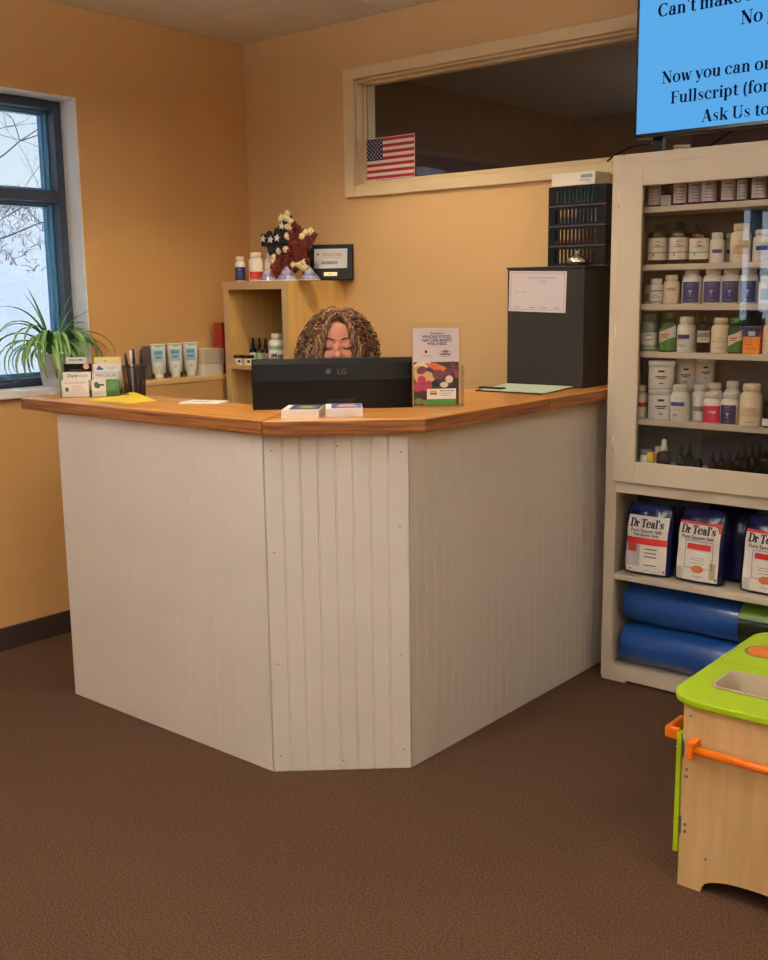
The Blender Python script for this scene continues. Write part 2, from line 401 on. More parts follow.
# window_1 / window_3 : exterior windows of the left wall
def ext_window(name, y0, y1, pane):
    root = bpy.data.objects.new(name, None); COL.objects.link(root); struct(root)
    z0, z1 = WZ0, WZ1
    rv = MB(); t = .006
    rv.box(-.2, .001, y1 - t, y1, z0, z1).box(-.2, .001, y0, y0 + t, z0, z1).box(-.2, .001, y0, y1, z1 - t, z1)
    struct(rv.build('window_reveal', M_WHITE_PLASTER, root))
    struct(MB().box(-.2, .025, y0 - .0, y1 - .0, z0 - .02, z0 + .012).build('window_sill', M_WHITE_PLASTER, root, bevel=.004))
    fr = MB(); a, b = -.155, -.10; w = .035
    zb = z0 + .012; zm = 1.833
    fr.box(a, b, y1 - t - w, y1 - t, zb, z1 - t).box(a, b, y0 + t, y0 + t + w, zb, z1 - t).box(a, b, y0 + t + w, y1 - t - w, z1 - t - w, z1 - t)
    fr.box(a, b, y0 + t + w, y1 - t - w, zm - .022, zm + .022).box(a, b, y0 + t + w, y1 - t - w, zb, zb + w)
    ym = [y0 + (y1 - y0) / 2]
    for q in ym: fr.box(a, b, q - .025, q + .025, zb, z1 - t)
    struct(fr.build('window_frame', M_SLATE, root, bevel=.002))
    edges = [y0 + t + w] + [v for q in ym for v in (q - .025, q + .025)] + [y1 - t - w]
    for k in range(0, len(edges), 2):
        for (p0, p1) in ((zb + w, zm - .022), (zm + .022, z1 - t - w)):
            sb = MB(); e0, e1 = edges[k], edges[k + 1]; s = .016
            for (aa, bb, ss) in ((-.172, -.152, s * .5), (-.2, -.172, s)):
                sb.box(aa, bb, e0, e0 + ss, p0, p1).box(aa, bb, e1 - ss, e1, p0, p1).box(aa, bb, e0, e1, p1 - ss, p1).box(aa, bb, e0, e1, p0, p0 + ss)
            struct(sb.build('window_sash', M_TEAL, root))
            struct(MB().box(-.187, -.183, e0 + .004, e1 - .004, p0 + .004, p1 - .004).build('window_pane', pane, root))
    return root
ext_window('window_1', WY0, WY1, M_PANET)
ext_window('window_3', W2Y0, W2Y1, M_PANE)

# window_2 : long interior window
w2 = bpy.data.objects.new('window_2', None); COL.objects.link(w2); struct(w2)
tb = MB(); ox0, oz0, oz1, ox1 = .637, 1.8366, 2.3774, 3.11
tb.box(ox0, ox0 + .058, -.018, -.0005, oz0, oz1).box(ox1 - .058, ox1, -.018, -.0005, oz0, oz1)
tb.box(ox0 + .058, ox1 - .058, -.018, -.0005, oz1 - .048, oz1).box(ox0 + .058, ox1 - .058, -.018, -.0005, oz0, oz0 + .046)
struct(tb.build('window_trim', M_TRIM, w2, bevel=.003))
jb = MB(); jb.box(IX0, IX0 + .006, -.004, .12, IZ0, IZ1).box(IX1 - .006, IX1, -.004, .12, IZ0, IZ1).box(IX0, IX1, -.004, .12, IZ1 - .006, IZ1).box(IX0, IX1, -.004, .12, IZ0, IZ0 + .006)
for y in (.035, .062): jb.box(IX0 + .006, IX0 + .016, y, y + .015, IZ0 + .006, IZ1 - .006).box(IX0, IX1, y, y + .015, IZ1 - .016, IZ1 - .006).box(IX0, IX1, y, y + .015, IZ0 + .006, IZ0 + .02)
struct(jb.build('window_jamb', M_TRIM, w2))
struct(MB().box(IX0 + .007, IX1 - .007, .052, .058, IZ0 + .008, IZ1 - .008).build('window_pane', M_PANE, w2))

# outside: snowy hillside
gb = MB(); import math as _m
NX, NY = 60, 60; vs = []; fs = []
def hill(x, y):
    d = -x; K = ((0, -.35), (4, -.3), (12, .62), (20, 1.95), (30, 4.5), (36, 5.3), (70, 1.0))
    for (d0, h0), (d1, h1) in zip(K, K[1:]):
        if d0 <= d <= d1: z = h0 + (h1 - h0) * (d - d0) / (d1 - d0); break
    else: z = h0
    q = min(1, max(0, d - 2) / 6)
    return z + q * (.18 * math.sin(x * .35 + y * .21) + .10 * math.sin(y * .8 + x * .3) + .04 * math.sin(x * 1.7 - y * 1.3))
for i in range(NX + 1):
    for j in range(NY + 1):
        x = -.25 - 60 * i / NX; y = -30 + 70 * j / NY; vs.append((x, y, hill(x, y)))
for i in range(NX):
    for j in range(NY):
        a = i * (NY + 1) + j; fs.append((a, a + NY + 1, a + NY + 2, a + 1))
gb.add(vs, fs, True)
struct(gb.build('ground_outside', mat('snow', (222, 228, 240), .9, vary=.05, vscale=1.2, bump=.6, bscale=4)))
M_TWIG = mat('bare_twig_bark', (96, 84, 80), .9)
M_BRUSH = mat('dry_brush', (120, 104, 96), .9)
def bare_tree(name, x, y, h, label, lean=0, seed=1, depth=5):
    rnd = random.Random(seed); mb = MB()
    def br(p, d, ln, r, k):
        pts = [p]; q = p.copy(); dd = d.copy()
        for i in range(4):
            dd = (dd + Vector((rnd.uniform(-.2, .2), rnd.uniform(-.2, .2), rnd.uniform(-.1, .14)))).normalized(); q = q + dd * ln / 4; pts.append(q.copy())
        mb.tube(pts, [r, r * .9, r * .8, r * .7, r * .6], 4, cap=False)
        if k == 0: return
        for i in range(3 if k > 1 else 4):
            b = pts[rnd.choice([2, 3, 4, 4])]; nd = (dd + Vector((rnd.uniform(-.9, .9), rnd.uniform(-.9, .9), rnd.uniform(-.45, .6)))).normalized()
            br(b, nd, ln * rnd.uniform(.55, .8), r * .55, k - 1)
    br(Vector((0, 0, 0)), Vector((0, lean, 1)).normalized(), h, .030, depth)
    o = mb.build(name, M_TWIG); o.location = (x, y, hill(x, y) - .2); tag(o, label, 'tree', 'bare trees outside the window'); return o
bare_tree('bare_tree', -11.0, 3.0, 3.3, 'bare winter tree whose thin twigs cross the upper window pane', .35, 3, 6)
bare_tree('bare_tree', -24, 23.5, 3.0, 'distant bare tree on the snowy hill behind the window jamb', -.3, 8)
# brush on the hillside
rnd = random.Random(5); bb = MB()
for k in range(1900):
    x = -rnd.uniform(19, 36); y = rnd.uniform(2, 32); z = hill(x, y)
    p = Vector((x, y, z - .05)); hh = rnd.uniform(.15, .55); 
    for q in range(2):
        e = p + Vector((rnd.uniform(-.4, .4), rnd.uniform(-.4, .4), hh * rnd.uniform(.5, 1))); mid = (p + e) / 2 + Vector((rnd.uniform(-.15, .15), rnd.uniform(-.15, .15), .08))
        bb.tube([p, mid, e], [.011, .008, .003], 3, cap=False)
o = bb.build('hillside_brush', M_BRUSH); o['kind'] = 'stuff'; tag(o, 'low bare brush poking through the snow on the hillside', 'brush')

# added hanging lamps, out of view, that brighten room and ceiling
M_DIFF = mat('lamp_diffuser', (255, 236, 206), .5, emit=1.2)
tl = ['nearest the reception desk', 'nearest the white cabinet', 'second from the reception desk along the window wall', 'second from the white cabinet', 'last along the window wall', 'last in the row starting at the cabinet']
for k, (tx, ty) in enumerate(FILL_LAMPS):
    t = thing('added_pendant', 'added unseen hanging lamp, ' + tl[k], 'added lamp', (tx, ty, 2.22), 0, 'added hanging lamps')
    MB().box(-.15, -.14, -.6, .6, 0, .06).box(.14, .15, -.6, .6, 0, .06).box(-.14, .14, -.6, -.59, 0, .06).box(-.14, .14, .59, .6, 0, .06).build('lamp_housing', M_WPL, t)
    MB().box(-.14, .14, -.59, .59, .004, .010).build('diffuser', M_DIFF, t)
    for y in (-.5, .5): MB().tube([(0, y, .02), (0, y, H - 2.22)], .003, 6).build('hanging_rod', M_STEEL, t)

for k, (cx_, cy_, pw) in enumerate(CANS):
    t = thing('recessed_downlight', ['round recessed downlight above the seated person', 'round recessed downlight above the black box end of the desk'][k], 'downlight', (cx_, cy_, H), 0, 'recessed downlights over the desk')
    MB().lathe([(.085, -.004), (.088, -.001), (.075, -.0005), (.068, -.004)], 28, cap=False).build('trim_ring', M_WPL, t)
    MB().lathe([(.068, -.002), (.068, -.0005)], 28).build('diffuser', M_DIFF, t)

# ================================================================== RECEPTION DESK
desk = thing('reception_desk', 'white beadboard reception desk with angled corner and oak counter', 'reception desk', (1.3, -1.0, 0))
DO = Vector((1.3, -1.0, 0))
def bead_panel(L_, Ht, pitch, off, dp=1.0):
    """board in the XZ plane, front towards -Y, width L_, height Ht, double-groove beads"""
    prof = [(0, 0)]; x = off
    while x < L_ - .012:
        prof += [(x - .0042, 0), (x - .0022, .0022 * dp), (x - .0006, .0004 * dp), (x + .0006, .0004 * dp), (x + .0022, .0022 * dp), (x + .0042, 0)]; x += pitch
    prof.append((L_, 0)); mb = MB(); n = len(prof)
    for i in range(n - 1):
        (x0, d0), (x1, d1) = prof[i], prof[i + 1]
        mb.add([(x0, d0, 0), (x1, d1, 0), (x1, d1, Ht), (x0, d0, Ht)], [(0, 1, 2, 3)])
    mb.box(0, L_, .0023, .014, 0, Ht)
    return mb
XA, YA = .647, -1.5485; XB = 1.675; XC, YC = 1.985, -1.269
HP = 1.03
def dpanel(p0, p1, pitch, off, name='beadboard_panel', dp=1.0):
    a = Vector(p0); b = Vector(p1); d = b - a; ln = d.length; g = .0025
    o = bead_panel(ln - 2 * g, HP - .004, pitch, off, dp).build(name, M_DESK, desk)
    u = d.normalized(); o.location = (a.x + u.x * g - DO.x, a.y + u.y * g - DO.y, .002); o.rotation_euler = (0, 0, math.atan2(d.y, d.x))
    return o
dpanel((XA, YA), (XB, YA), .0445, .03, dp=.22)
mid = dpanel((XB, YA), (XC, YC), .0505, .052)
dpanel((XC, YC), (XC, -.02), .0445, .03, dp=.35)
dpanel((XA, -1.27), (XA, YA), .0445, .03, 'end_panel')
# timber framing behind the boards
fm = MB()
def T2(poly): return [(x - DO.x, y - DO.y) for x, y in poly]
fm.prism(T2([(XA + .016, YA + .016), (XB - .005, YA + .016), (XC - .016, YC + .005), (XC - .016, -.03), (XC - .055, -.03), (XC - .055, YC + .02), (XB - .02, YA + .055), (XA + .016, YA + .055)]), .02, HP - .002)
fm.build('framing', mat('raw_framing_timber', (70, 56, 44), .8), desk)
# nails on the angled panel
nb = MB(); dl = math.hypot(XC - XB, YC - YA)
for (u, z) in ((.02, .98), (.02, .68), (.02, .34), (.02, .05), (dl - .025, .97), (dl - .03, .75), (dl - .03, .36), (dl - .025, .06), (dl / 2, .99), (dl / 2, .03)):
    nb.add([(u - .0018, -.0006, z - .0018), (u + .0018, -.0006, z - .0018), (u + .0018, -.0006, z + .0018), (u - .0018, -.0006, z + .0018)], [(0, 1, 2, 3)])
nails = nb.build('nail', M_INK, mid); nails['kind'] = 'stuff'
# counter top : left board, angled board, right board
def slab(name, poly, z0=1.03, z1=1.072, rot=0, org=None):
    mb = MB(); c = Vector(org or (0, 0)); cs, sn = math.cos(-rot), math.sin(-rot)
    lp = [((x - c.x) * cs - (y - c.y) * sn, (x - c.x) * sn + (y - c.y) * cs) for x, y in poly]
    mb.prism(lp, z0, z1); mb.m = [0 if abs(i) < 2 else 1 for i in range(len(mb.f))]
    o = mb.build(name, [M_OAK, M_OAK_EDGE], desk, bevel=.006); o.location = (c.x - DO.x, c.y - DO.y, 0); o.rotation_euler = (0, 0, rot); return o
slab('countertop', [(.462, -1.572), (1.697, -1.572), (1.60, -1.40), (1.464, -1.393), (1.42, -1.28), (.440, -1.25)], org=(.43, -1.5))
slab('countertop', [(1.6975, -1.572), (1.725, -1.567), (2.04, -1.262), (2.045, -1.235), (2.045, -.60), (1.66, -.60), (1.80, -1.0), (1.83, -1.052), (1.4645, -1.392), (1.6005, -1.3995)], org=(1.8, -1.4), rot=R(43))
slab('countertop', [(2.045, -.5985), (2.045, -.02), (1.62, -.02), (1.62, -.5985)], org=(1.8, -.3), rot=R(90))
# inner work surface
mb = MB(); mb.prism(T2([(.69, -1.49), (1.65, -1.49), (1.925, -1.24), (1.925, -.04), (1.62, -.04), (1.62, -1.02), (1.36, -1.24), (.69, -1.22)]), .71, .738)
mb.build('work_surface', mat('work_surface_laminate', (150, 120, 90), .5), desk, bevel=.002)

# ================================================================== PERSON
F2 = Vector((.68, -.733, 0)); S2 = Vector((.733, .68, 0)); P0 = Vector((1.335, -.852, 0))
def PW(s, f, z): return P0 + S2 * s + F2 * f + Vector((0, 0, z))
FR = Matrix((S2, -F2, Vector((0, 0, 1)))).transposed()   # local x = person's left, local y = back, z up
TP = Matrix.Translation(P0) @ FR.to_4x4()
def skinmesh(name, joints, edges, root, sub=1):
    me = bpy.data.meshes.new(name); me.from_pydata([TP @ Vector((j[0], -j[1], j[2])) for j in joints], edges, [])
    o = bpy.data.objects.new(name, me); COL.objects.link(o)
    o.modifiers.new('skin', 'SKIN'); 
    if not me.skin_vertices: 
        bpy.context.view_layer.objects.active = o
    for i, j in enumerate(joints):
        sv = me.skin_vertices[0].data[i]; r = j[3]; sv.radius = r if isinstance(r, tuple) else (r, r); sv.use_root = (i == root)
    s = o.modifiers.new('sub', 'SUBSURF'); s.levels = sub; s.render_levels = sub
    return o
J = [(0, 0, .56, (.15, .11)), (0, .01, .72, (.13, .10)), (0, .0, .90, (.135, .10)), (0, -.01, .99, (.10, .075)), (0, .0, 1.07, .052), (0, .035, 1.14, .05),
     (.15, -.01, .985, .055), (.22, .0, .82, .045), (.23, .03, .80, .043), (.17, .21, .785, .030), (.145, .27, .775, .024),
     (-.15, -.01, .985, .055), (-.22, .0, .82, .045), (-.23, .03, .80, .043), (-.17, .21, .785, .030), (-.145, .27, .775, .024),
     (.09, .03, .545, .085), (.11, .38, .53, .06), (.12, .42, .47, .052), (.12, .38, .10, .036), (.12, .42, .05, .035), (.125, .52, .035, .028),
     (-.09, .03, .545, .085), (-.11, .38, .53, .06), (-.12, .42, .47, .052), (-.12, .38, .10, .036), (-.12, .42, .05, .035), (-.125, .52, .035, .028)]
Ed = [(0, 1), (1, 2), (2, 3), (3, 4), (4, 5), (3, 6), (6, 7), (7, 8), (8, 9), (9, 10), (3, 11), (11, 12), (12, 13), (13, 14), (14, 15), (0, 16), (16, 17), (17, 18), (18, 19), (19, 20), (20, 21), (0, 22), (22, 23), (23, 24), (24, 25), (25, 26), (26, 27)]
body0 = skinmesh('body_base', J, Ed, 0, 2)
me0 = evalmesh(body0, 'body_base')
hb = MB()
hb.v = [tuple(v.co) for v in me0.vertices]; hb.f = [list(p.vertices) for p in me0.polygons]; hb.m = [0] * len(hb.f); hb.sm = [True] * len(hb.f)
HC = (0, .05, 1.25)      # head centre, local (s, f, z) ; mesh local y = -f
def he(s, f, z, r, rx=0, ry=0, seg=20):
    hb.ell((s, -(HC[1] + f), HC[2] + z), r, seg, TP, Euler((R(rx), R(ry), 0)).to_matrix())
he(0, -.012, .022, (.076, .093, .088))            # cranium
he(0, .028, -.03, (.060, .062, .085))             # face mass
he(0, .045, -.088, (.038, .036, .032))            # chin
he(0, .062, .032, (.058, .030, .045))             # forehead
for sg in (-1, 1):
    he(.030 * sg, .068, -.038, (.025, .022, .024))       # cheek
    he(.031 * sg, .078, -.002, (.0175, .0135, .0125))    # lowered eyelid
    he(.030 * sg, .082, .017, (.023, .010, .006), 0, 8 * sg)   # brow
    he(.079 * sg, -.008, -.008, (.010, .018, .032))      # ear
he(0, .088, -.012, (.0085, .013, .024), 18)       # nose bridge
he(0, .100, -.033, (.0135, .015, .0115))          # nose tip
for sg in (-1, 1): he(.012 * sg, .092, -.036, (.009, .010, .008))
he(0, .086, -.060, (.023, .010, .0055)); he(0, .084, -.069, (.020, .010, .006))   # lips
# hands: palm and five fingers each
def limb(pts, rs):
    hb.tube([TP @ Vector((p[0], -p[1], p[2])) for p in pts], rs, 8)
for sg in (-1, 1):
    cx = .135 * sg
    hb.ell((cx, -.315, .766), (.040, .048, .016), 16, TP)
    for k, (o_, ln) in enumerate(((-.030, .060), (-.010, .072), (.011, .068), (.031, .052))):
        x = cx + o_ * (1 if sg > 0 else -1)
        limb([(x, .325, .768), (x, .355, .776), (x, .355 + ln * .5, .770), (x, .355 + ln, .753)], [.0095, .009, .008, .0065])
    limb([(cx - .030 * sg, .300, .764), (cx - .052 * sg, .325, .762), (cx - .058 * sg, .352, .758)], [.012, .010, .008])
bo = hb.build('body_tmp', M_SKIN)
rm = bo.modifiers.new('remesh', 'REMESH'); rm.mode = 'VOXEL'; rm.voxel_size = .0046
sm = bo.modifiers.new('smooth', 'SMOOTH'); sm.factor = .5; sm.iterations = 3
bm_ = evalmesh(bo, 'person'); bm_.materials.clear(); bm_.materials.append(M_SKIN)
for p in bm_.polygons: p.use_smooth = True
person = bpy.data.objects.new('person', bm_); COL.objects.link(person)
tag(person, 'seated person with curly brown hair looking down behind the black monitor', 'person')
# clothing
def grow(name, idx, edges, extra, m, sub=2):
    js = [(J[i][0], J[i][1], J[i][2], tuple(q + extra for q in (J[i][3] if isinstance(J[i][3], tuple) else (J[i][3],) * 2))) for i in idx]
    mp = {a: k for k, a in enumerate(idx)}
    o = skinmesh(name, js, [(mp[a], mp[b]) for a, b in edges], 0, sub); me = evalmesh(o, name); me.materials.clear(); me.materials.append(m)
    for p in me.polygons: p.use_smooth = True
    o = bpy.data.objects.new(name, me); COL.objects.link(o); o.parent = person; return o
M_TOP = mat('dark_knit_top', (60, 62, 84), .9, vary=.1, vscale=60); M_TRO = mat('dark_trousers', (38, 38, 46), .9)
grow('top', [0, 1, 2, 3, 6, 7, 8, 9, 11, 12, 13, 14], [(0, 1), (1, 2), (2, 3), (3, 6), (6, 7), (7, 8), (8, 9), (3, 11), (11, 12), (12, 13), (13, 14)], .014, M_TOP)
grow('trousers', [0, 16, 17, 18, 19, 22, 23, 24, 25], [(0, 16), (16, 17), (17, 18), (18, 19), (0, 22), (22, 23), (23, 24), (24, 25)], .013, M_TRO)
for sg in (-1, 1):
    sh = MB(); sh.tube([TP @ Vector((.12 * sg, -q[0], q[1])) for q in ((.33, .045), (.38, .05), (.46, .045), (.52, .036), (.55, .032))], [.032, .043, .044, .036, .02], 12)
    sh.build('shoe', M_BLK, person)
# brows, lashes
def HP_(s, f, z): return TP @ Vector((s, -(HC[1] + f), HC[2] + z))
for sg in (-1, 1):
    MB().tube([HP_(.012 * sg, .0935, .017), HP_(.026 * sg, .0945, .023), HP_(.040 * sg, .088, .022), HP_(.052 * sg, .074, .015)], [.002, .0034, .003, .0012], 6).build('eyebrow', mat('brow_hair', (92, 60, 44), .8), person)
    MB().tube([HP_(.016 * sg, .0885, -.008), HP_(.024 * sg, .0925, -.0125), HP_(.034 * sg, .0925, -.0135), HP_(.043 * sg, .0865, -.011), HP_(.048 * sg, .080, -.008)], [.0009, .0017, .0019, .0016, .0008], 6).build('eyelashes', mat('lash_hair', (46, 28, 24), .8), person)
# hair: scalp volume plus curled strands
rnd = random.Random(11)
hm = MB()
hm.ell((0, -(HC[1] - .022), HC[2] + .022), (.093, .097, .095), 24, TP)
hm.ell((0, -(HC[1] - .050), HC[2] - .030), (.098, .070, .110), 20, TP)
def strand(side, phi, sc, k):
    ph = R(phi); f0 = .080 - .155 * (phi / 180)
    z0 = .119 - .03 * (abs(f0) / .09) ** 2 + (sc - 1) * .1
    a = Vector((.002 * side, f0, z0))
    ex = math.sin(ph) * .126 * sc * side; ef = math.cos(ph) * .116 * sc - .018
    b = Vector((ex * .45, f0 * .6 + ef * .4 + .006, .122 * (.92 + sc * .08) + (sc - 1) * .1)); c = Vector((ex * 1.0, ef, .062)); d = Vector((ex * 1.10, ef * 1.02, rnd.uniform(-.15, -.02)))
    n = 40; pts = []; rs = []; fr = rnd.uniform(3.5, 6.5); p0 = rnd.uniform(0, 6.28); amp = rnd.uniform(.006, .013)
    for i in range(n):
        t = i / (n - 1); u = 1 - t
        p = a * u ** 3 + b * 3 * u * u * t + c * 3 * u * t * t + d * t ** 3
        g = p0 + fr * 2 * math.pi * t; A = amp * min(1, t * 1.8)
        p = p + Vector((math.cos(g) * A * math.cos(ph) * side + math.sin(g) * A * .7 * math.sin(ph), math.cos(g) * A * math.sin(ph) + math.sin(g) * A * .3, math.sin(g) * A * .9))
        pts.append(HP_(p.x, p.y, p.z)); rs.append(.0024 * (1 - .5 * t) + .0004)
    hm.mi(k).tube(pts, rs, 4, cap=False)
for side in (-1, 1):
    for k in range(620):
        phi = rnd.uniform(28, 178) if k > 330 else rnd.uniform(24, 95)
        strand(side, phi, rnd.uniform(.78, 1.07), rnd.choices([0, 1, 2], [.46, .38, .16])[0])
M_H0 = mat('hair_dark_brown', (76, 48, 34), .5, vary=.2, vscale=40); M_H1 = mat('hair_brown', (122, 82, 54), .5, vary=.2, vscale=40); M_H2 = mat('hair_grey_blond', (168, 132, 98), .5, vary=.15, vscale=40)
for side in (-1, 1):
    for k in range(150):
        j = lambda q: rnd.uniform(-q, q)
        a = Vector((.002 * side, .086 + j(.008), .108)); b = Vector((side * (.030 + j(.006)), .106 + j(.006), .092)); c = Vector((side * (.062 + j(.010)), .104 + j(.008), .040)); d = Vector((side * (.078 + j(.012)), .086 + j(.012), rnd.uniform(-.13, -.03)))
        fr = rnd.uniform(2.5, 5); p0 = rnd.uniform(0, 6.28); amp = rnd.uniform(.003, .008); pts = []; rs = []
        for i in range(34):
            t = i / 33; u = 1 - t; p = a * u ** 3 + b * 3 * u * u * t + c * 3 * u * t * t + d * t ** 3
            g = p0 + fr * 2 * math.pi * t; A = amp * min(1, t * 1.6)
            pts.append(HP_(p.x + math.cos(g) * A * side, p.y + math.sin(g) * A * .6, p.z + math.sin(g) * A * .7)); rs.append(.0022 * (1 - .5 * t) + .0004)
        hm.mi(rnd.choices([0, 1, 2], [.35, .40, .25])[0]).tube(pts, rs, 4, cap=False)
hm.build('hair', [M_H0, M_H1, M_H2], person)
# office chair
ch = thing('office_chair', 'office chair carrying the seated person behind the desk', 'chair', tuple(P0 - F2 * .04), math.atan2(S2.y, S2.x))
sb = MB(); sb.prism([(-.23 + .02, -.22), (.21, -.22), (.24, -.15), (.24, .2), (.2, .24), (-.2, .24), (-.24, .2), (-.24, -.15)], .38, .44); sb.build('seat', M_BLKMAT, ch, bevel=.015)
sb = MB(); sb.box(-.20, .20, .245, .28, .56, .92); sb.build('backrest', M_BLKMAT, ch, bevel=.012)
MB().tube([(0, .2, .385), (0, .29, .40), (0, .30, .6), (0, .285, .7)], .015).build('back_bracket', M_BLK, ch)
MB().lathe([(.025, .08), (.025, .38)], 16).build('pole', M_STEEL, ch)
for k in range(5):
    a = 2 * math.pi * k / 5 + .3
    leg = MB().tube([(0, 0, .09), (.27 * math.cos(a), .27 * math.sin(a), .06)], [.022, .014]).build('leg', M_BLK, ch)
    MB().tube([(.27 * math.cos(a) - .012 * math.sin(a), .27 * math.sin(a) + .012 * math.cos(a), .026), (.27 * math.cos(a) + .012 * math.sin(a), .27 * math.sin(a) - .012 * math.cos(a), .026)], .026, 14).build('caster', M_BLK, leg)

# ================================================================== ON THE COUNTER
CT = 1.0722
# monitor
mon = thing('computer_monitor', 'black computer monitor seen from behind, in front of the seated person', 'monitor', (1.628, -1.199, .7385), R(42.96))
M_MONB = mat('monitor_shell', (14, 12, 13), .45, vary=.05, spec=.22)
mb = MB(); W2_ = .249
prof = [(.190, .0), (.192, -.006), (.215, -.013), (.30, -.020), (.42, -.018), (.470, -.008), (.4865, .0)]
for i in range(len(prof) - 1):
    (z0, d0), (z1, d1) = prof[i], prof[i + 1]; e = .012
    mb.add([(-W2_, max(d0, -.004), z0), (-W2_ + e, d0, z0), (W2_ - e, d0, z0), (W2_, max(d0, -.004), z0), (-W2_, max(d1, -.004), z1), (-W2_ + e, d1, z1), (W2_ - e, d1, z1), (W2_, max(d1, -.004), z1)],
           [(0, 1, 5, 4), (1, 2, 6, 5), (2, 3, 7, 6)], True)
mb.build('back_cover', M_MONB, mon)
MB().box(-W2_, W2_, -.002, .016, .188, .4865).build('bezel', M_BLK, mon, bevel=.003)
MB().box(-W2_ + .008, W2_ - .008, .016, .0168, .205, .479).build('screen', mat('monitor_screen', (190, 200, 214), .3, emit=.5), mon)
MB().box(-.03, .03, -.001, .012, .0, .22).build('stand', M_BLK, mon, bevel=.003)
MB().box(-.08, .08, -.02, .10, 0, .012).build('base', M_BLK, mon, bevel=.003)
lg = MB(); lg.lathe([(.0085, 0), (.0085, .0008)], 24, Matrix.Translation((-.012, -.0165, .447)) @ Matrix.Rotation(R(90), 4, 'X')); lg.build('logo', M_LOGO, mon)
text('logo_lettering', 'LG', .024, M_LOGO, mon, (.030, -.0172, .438), bold=.0006)

# printed card blocks
def card_stack(x, y, rz, lab, c1, c2):
    t = thing('card_stack', lab, 'card stack', (x, y, CT), rz, 'card stacks on the counter')
    MB().box(-.054, .054, -.05, .09, 0, .0225).build('cards', mat('stacked_card_edges', (226, 220, 218), .7, vary=.12, vscale=5, stretch=(1, 1, 300)), t)
    b = MB(); b.mi(0).box(-.054, .054, -.05, .09, .0225, .0235)
    b.mi(1).add([(-.036, -.036, .0237), (.052, -.036, .0237), (.052, .085, .0237), (-.036, .085, .0237)], [(0, 1, 2, 3)])
    b.mi(2).add([(-.024, .0, .0239), (.046, .0, .0239), (.030, .06, .0239), (-.010, .06, .0239)], [(0, 1, 2, 3)])
    b.mi(3).add([(-.010, .015, .0241), (.03, .015, .0241), (.026, .035, .0241), (-.004, .038, .0241)], [(0, 1, 2, 3)])
    b.build('top_card', [M_PAPER] + c1, t)
    return t
card_stack(1.715, -1.425, R(36), 'block of cards with a dark top and yellow-green picture, left of the pair', [M_NAVY, M_GRN, M_YEL], 0)
card_stack(1.792, -1.330, R(43), 'block of cards with a blue band and orange top, right of the pair', [M_BLUE, mat('peach_print', (226, 176, 140), .6), M_ORG], 0)
ho = thing('plastic_card_holder', 'small clear plastic holder standing behind the stacked card blocks', 'card holder', (1.700, -1.238, CT), R(43))
b = MB(); b.box(-.042, .042, .016, .018, 0, .034).box(-.042, .042, -.018, -.016, 0, .022).box(-.042, .042, -.018, .018, 0, .002).box(-.042, -.040, -.018, .018, 0, .022).box(.040, .042, -.018, .018, 0, .022)
b.build('holder_shell', M_ACR, ho)
MB().box(-.036, .036, -.013, .013, .0025, .017).build('card_pile', M_GREY, ho)

# brochure in a clear stand
br = thing('brochure_holder', 'clear acrylic brochure holder standing at the right of the monitor', 'brochure holder', (1.874, -.986, CT), R(43))
b = MB(); w = .082
b.box(-w, w, -.022, .024, 0, .003).box(-w, -w + .003, -.022, .024, .003, .125).box(w - .003, w, -.022, .024, .003, .125).box(-w + .003, w - .003, -.022, -.0195, .003, .05).box(-w, w, .021, .024, .003, .255)
b.box(-w, -w + .012, -.0245, -.022, .0, .125).box(w - .012, w, -.0245, -.022, .0, .125)
b.build('holder_shell', M_ACR, br)
bp = thing('brochure', 'tall vegetable-picture brochure headed whole food, nature-based wellness', 'brochure', (1.874, -.986, CT), R(43))
b = MB(); x0, x1 = -.073, .068
b.box(x0, x1, -.002, .010, .0035, .240); b.mi(1).sheet(x0, x1, .0035, .137, -.0022)
sh = b.build('sheet', [M_LAV, mat('photo_dark_ground', (70, 50, 48), .6, vary=.3, vscale=60)], bp)
rnd = random.Random(4)
def veg(name, cols, items):
    b = MB()
    for k, (cx, cz, rx, rz_, a, ci) in enumerate(items):
        y = -.0025 - .00012 * k; n = 16; b.mi(ci)
        b.add([(cx + rx * math.cos(t) * math.cos(a) - rz_ * math.sin(t) * math.sin(a), y, cz + rx * math.cos(t) * math.sin(a) + rz_ * math.sin(t) * math.cos(a)) for t in [2 * math.pi * i / n for i in range(n)]], [list(range(n))])
    return b.build(name, cols, sh)
veg('picture_vegetables', [mat('onion_print', (176, 62, 96), .6), mat('carrot_print', (214, 116, 56), .6), mat('bread_print', (206, 170, 120), .6), mat('beet_print', (110, 60, 70), .6), mat('leaf_print', (130, 150, 70), .6), mat('pale_print', (226, 214, 200), .6), M_INK],
    [(-.045, .128, .028, .012, .2, 5), (-.055, .098, .018, .030, .2, 2), (-.030, .092, .024, .016, -.3, 2), (-.048, .112, .016, .012, .3, 3), (-.048, .082, .013, .013, 0, 0), (-.060, .060, .013, .016, 0, 0), (-.038, .058, .014, .011, .2, 0), (-.026, .068, .013, .012, 0, 0),
     (-.008, .118, .034, .0055, -.5, 1), (.006, .124, .030, .005, -.35, 1), (.016, .116, .030, .005, -.45, 1), (.003, .098, .018, .015, 0, 3), (.034, .103, .014, .014, 0, 3), (.038, .083, .012, .012, 0, 5), (.050, .122, .006, .018, .1, 3), (.060, .100, .006, .014, .1, 0), (.022, .066, .013, .009, 0, 5), (-.006, .070, .012, .009, 0, 6), (-.058, .016, .014, .010, 0, 4), (-.036, .012, .012, .008, 0, 4)])
text('lettering', 'Welcome to', .0085, M_INK, sh, (0, -.0024, .2225), bold=.0002)
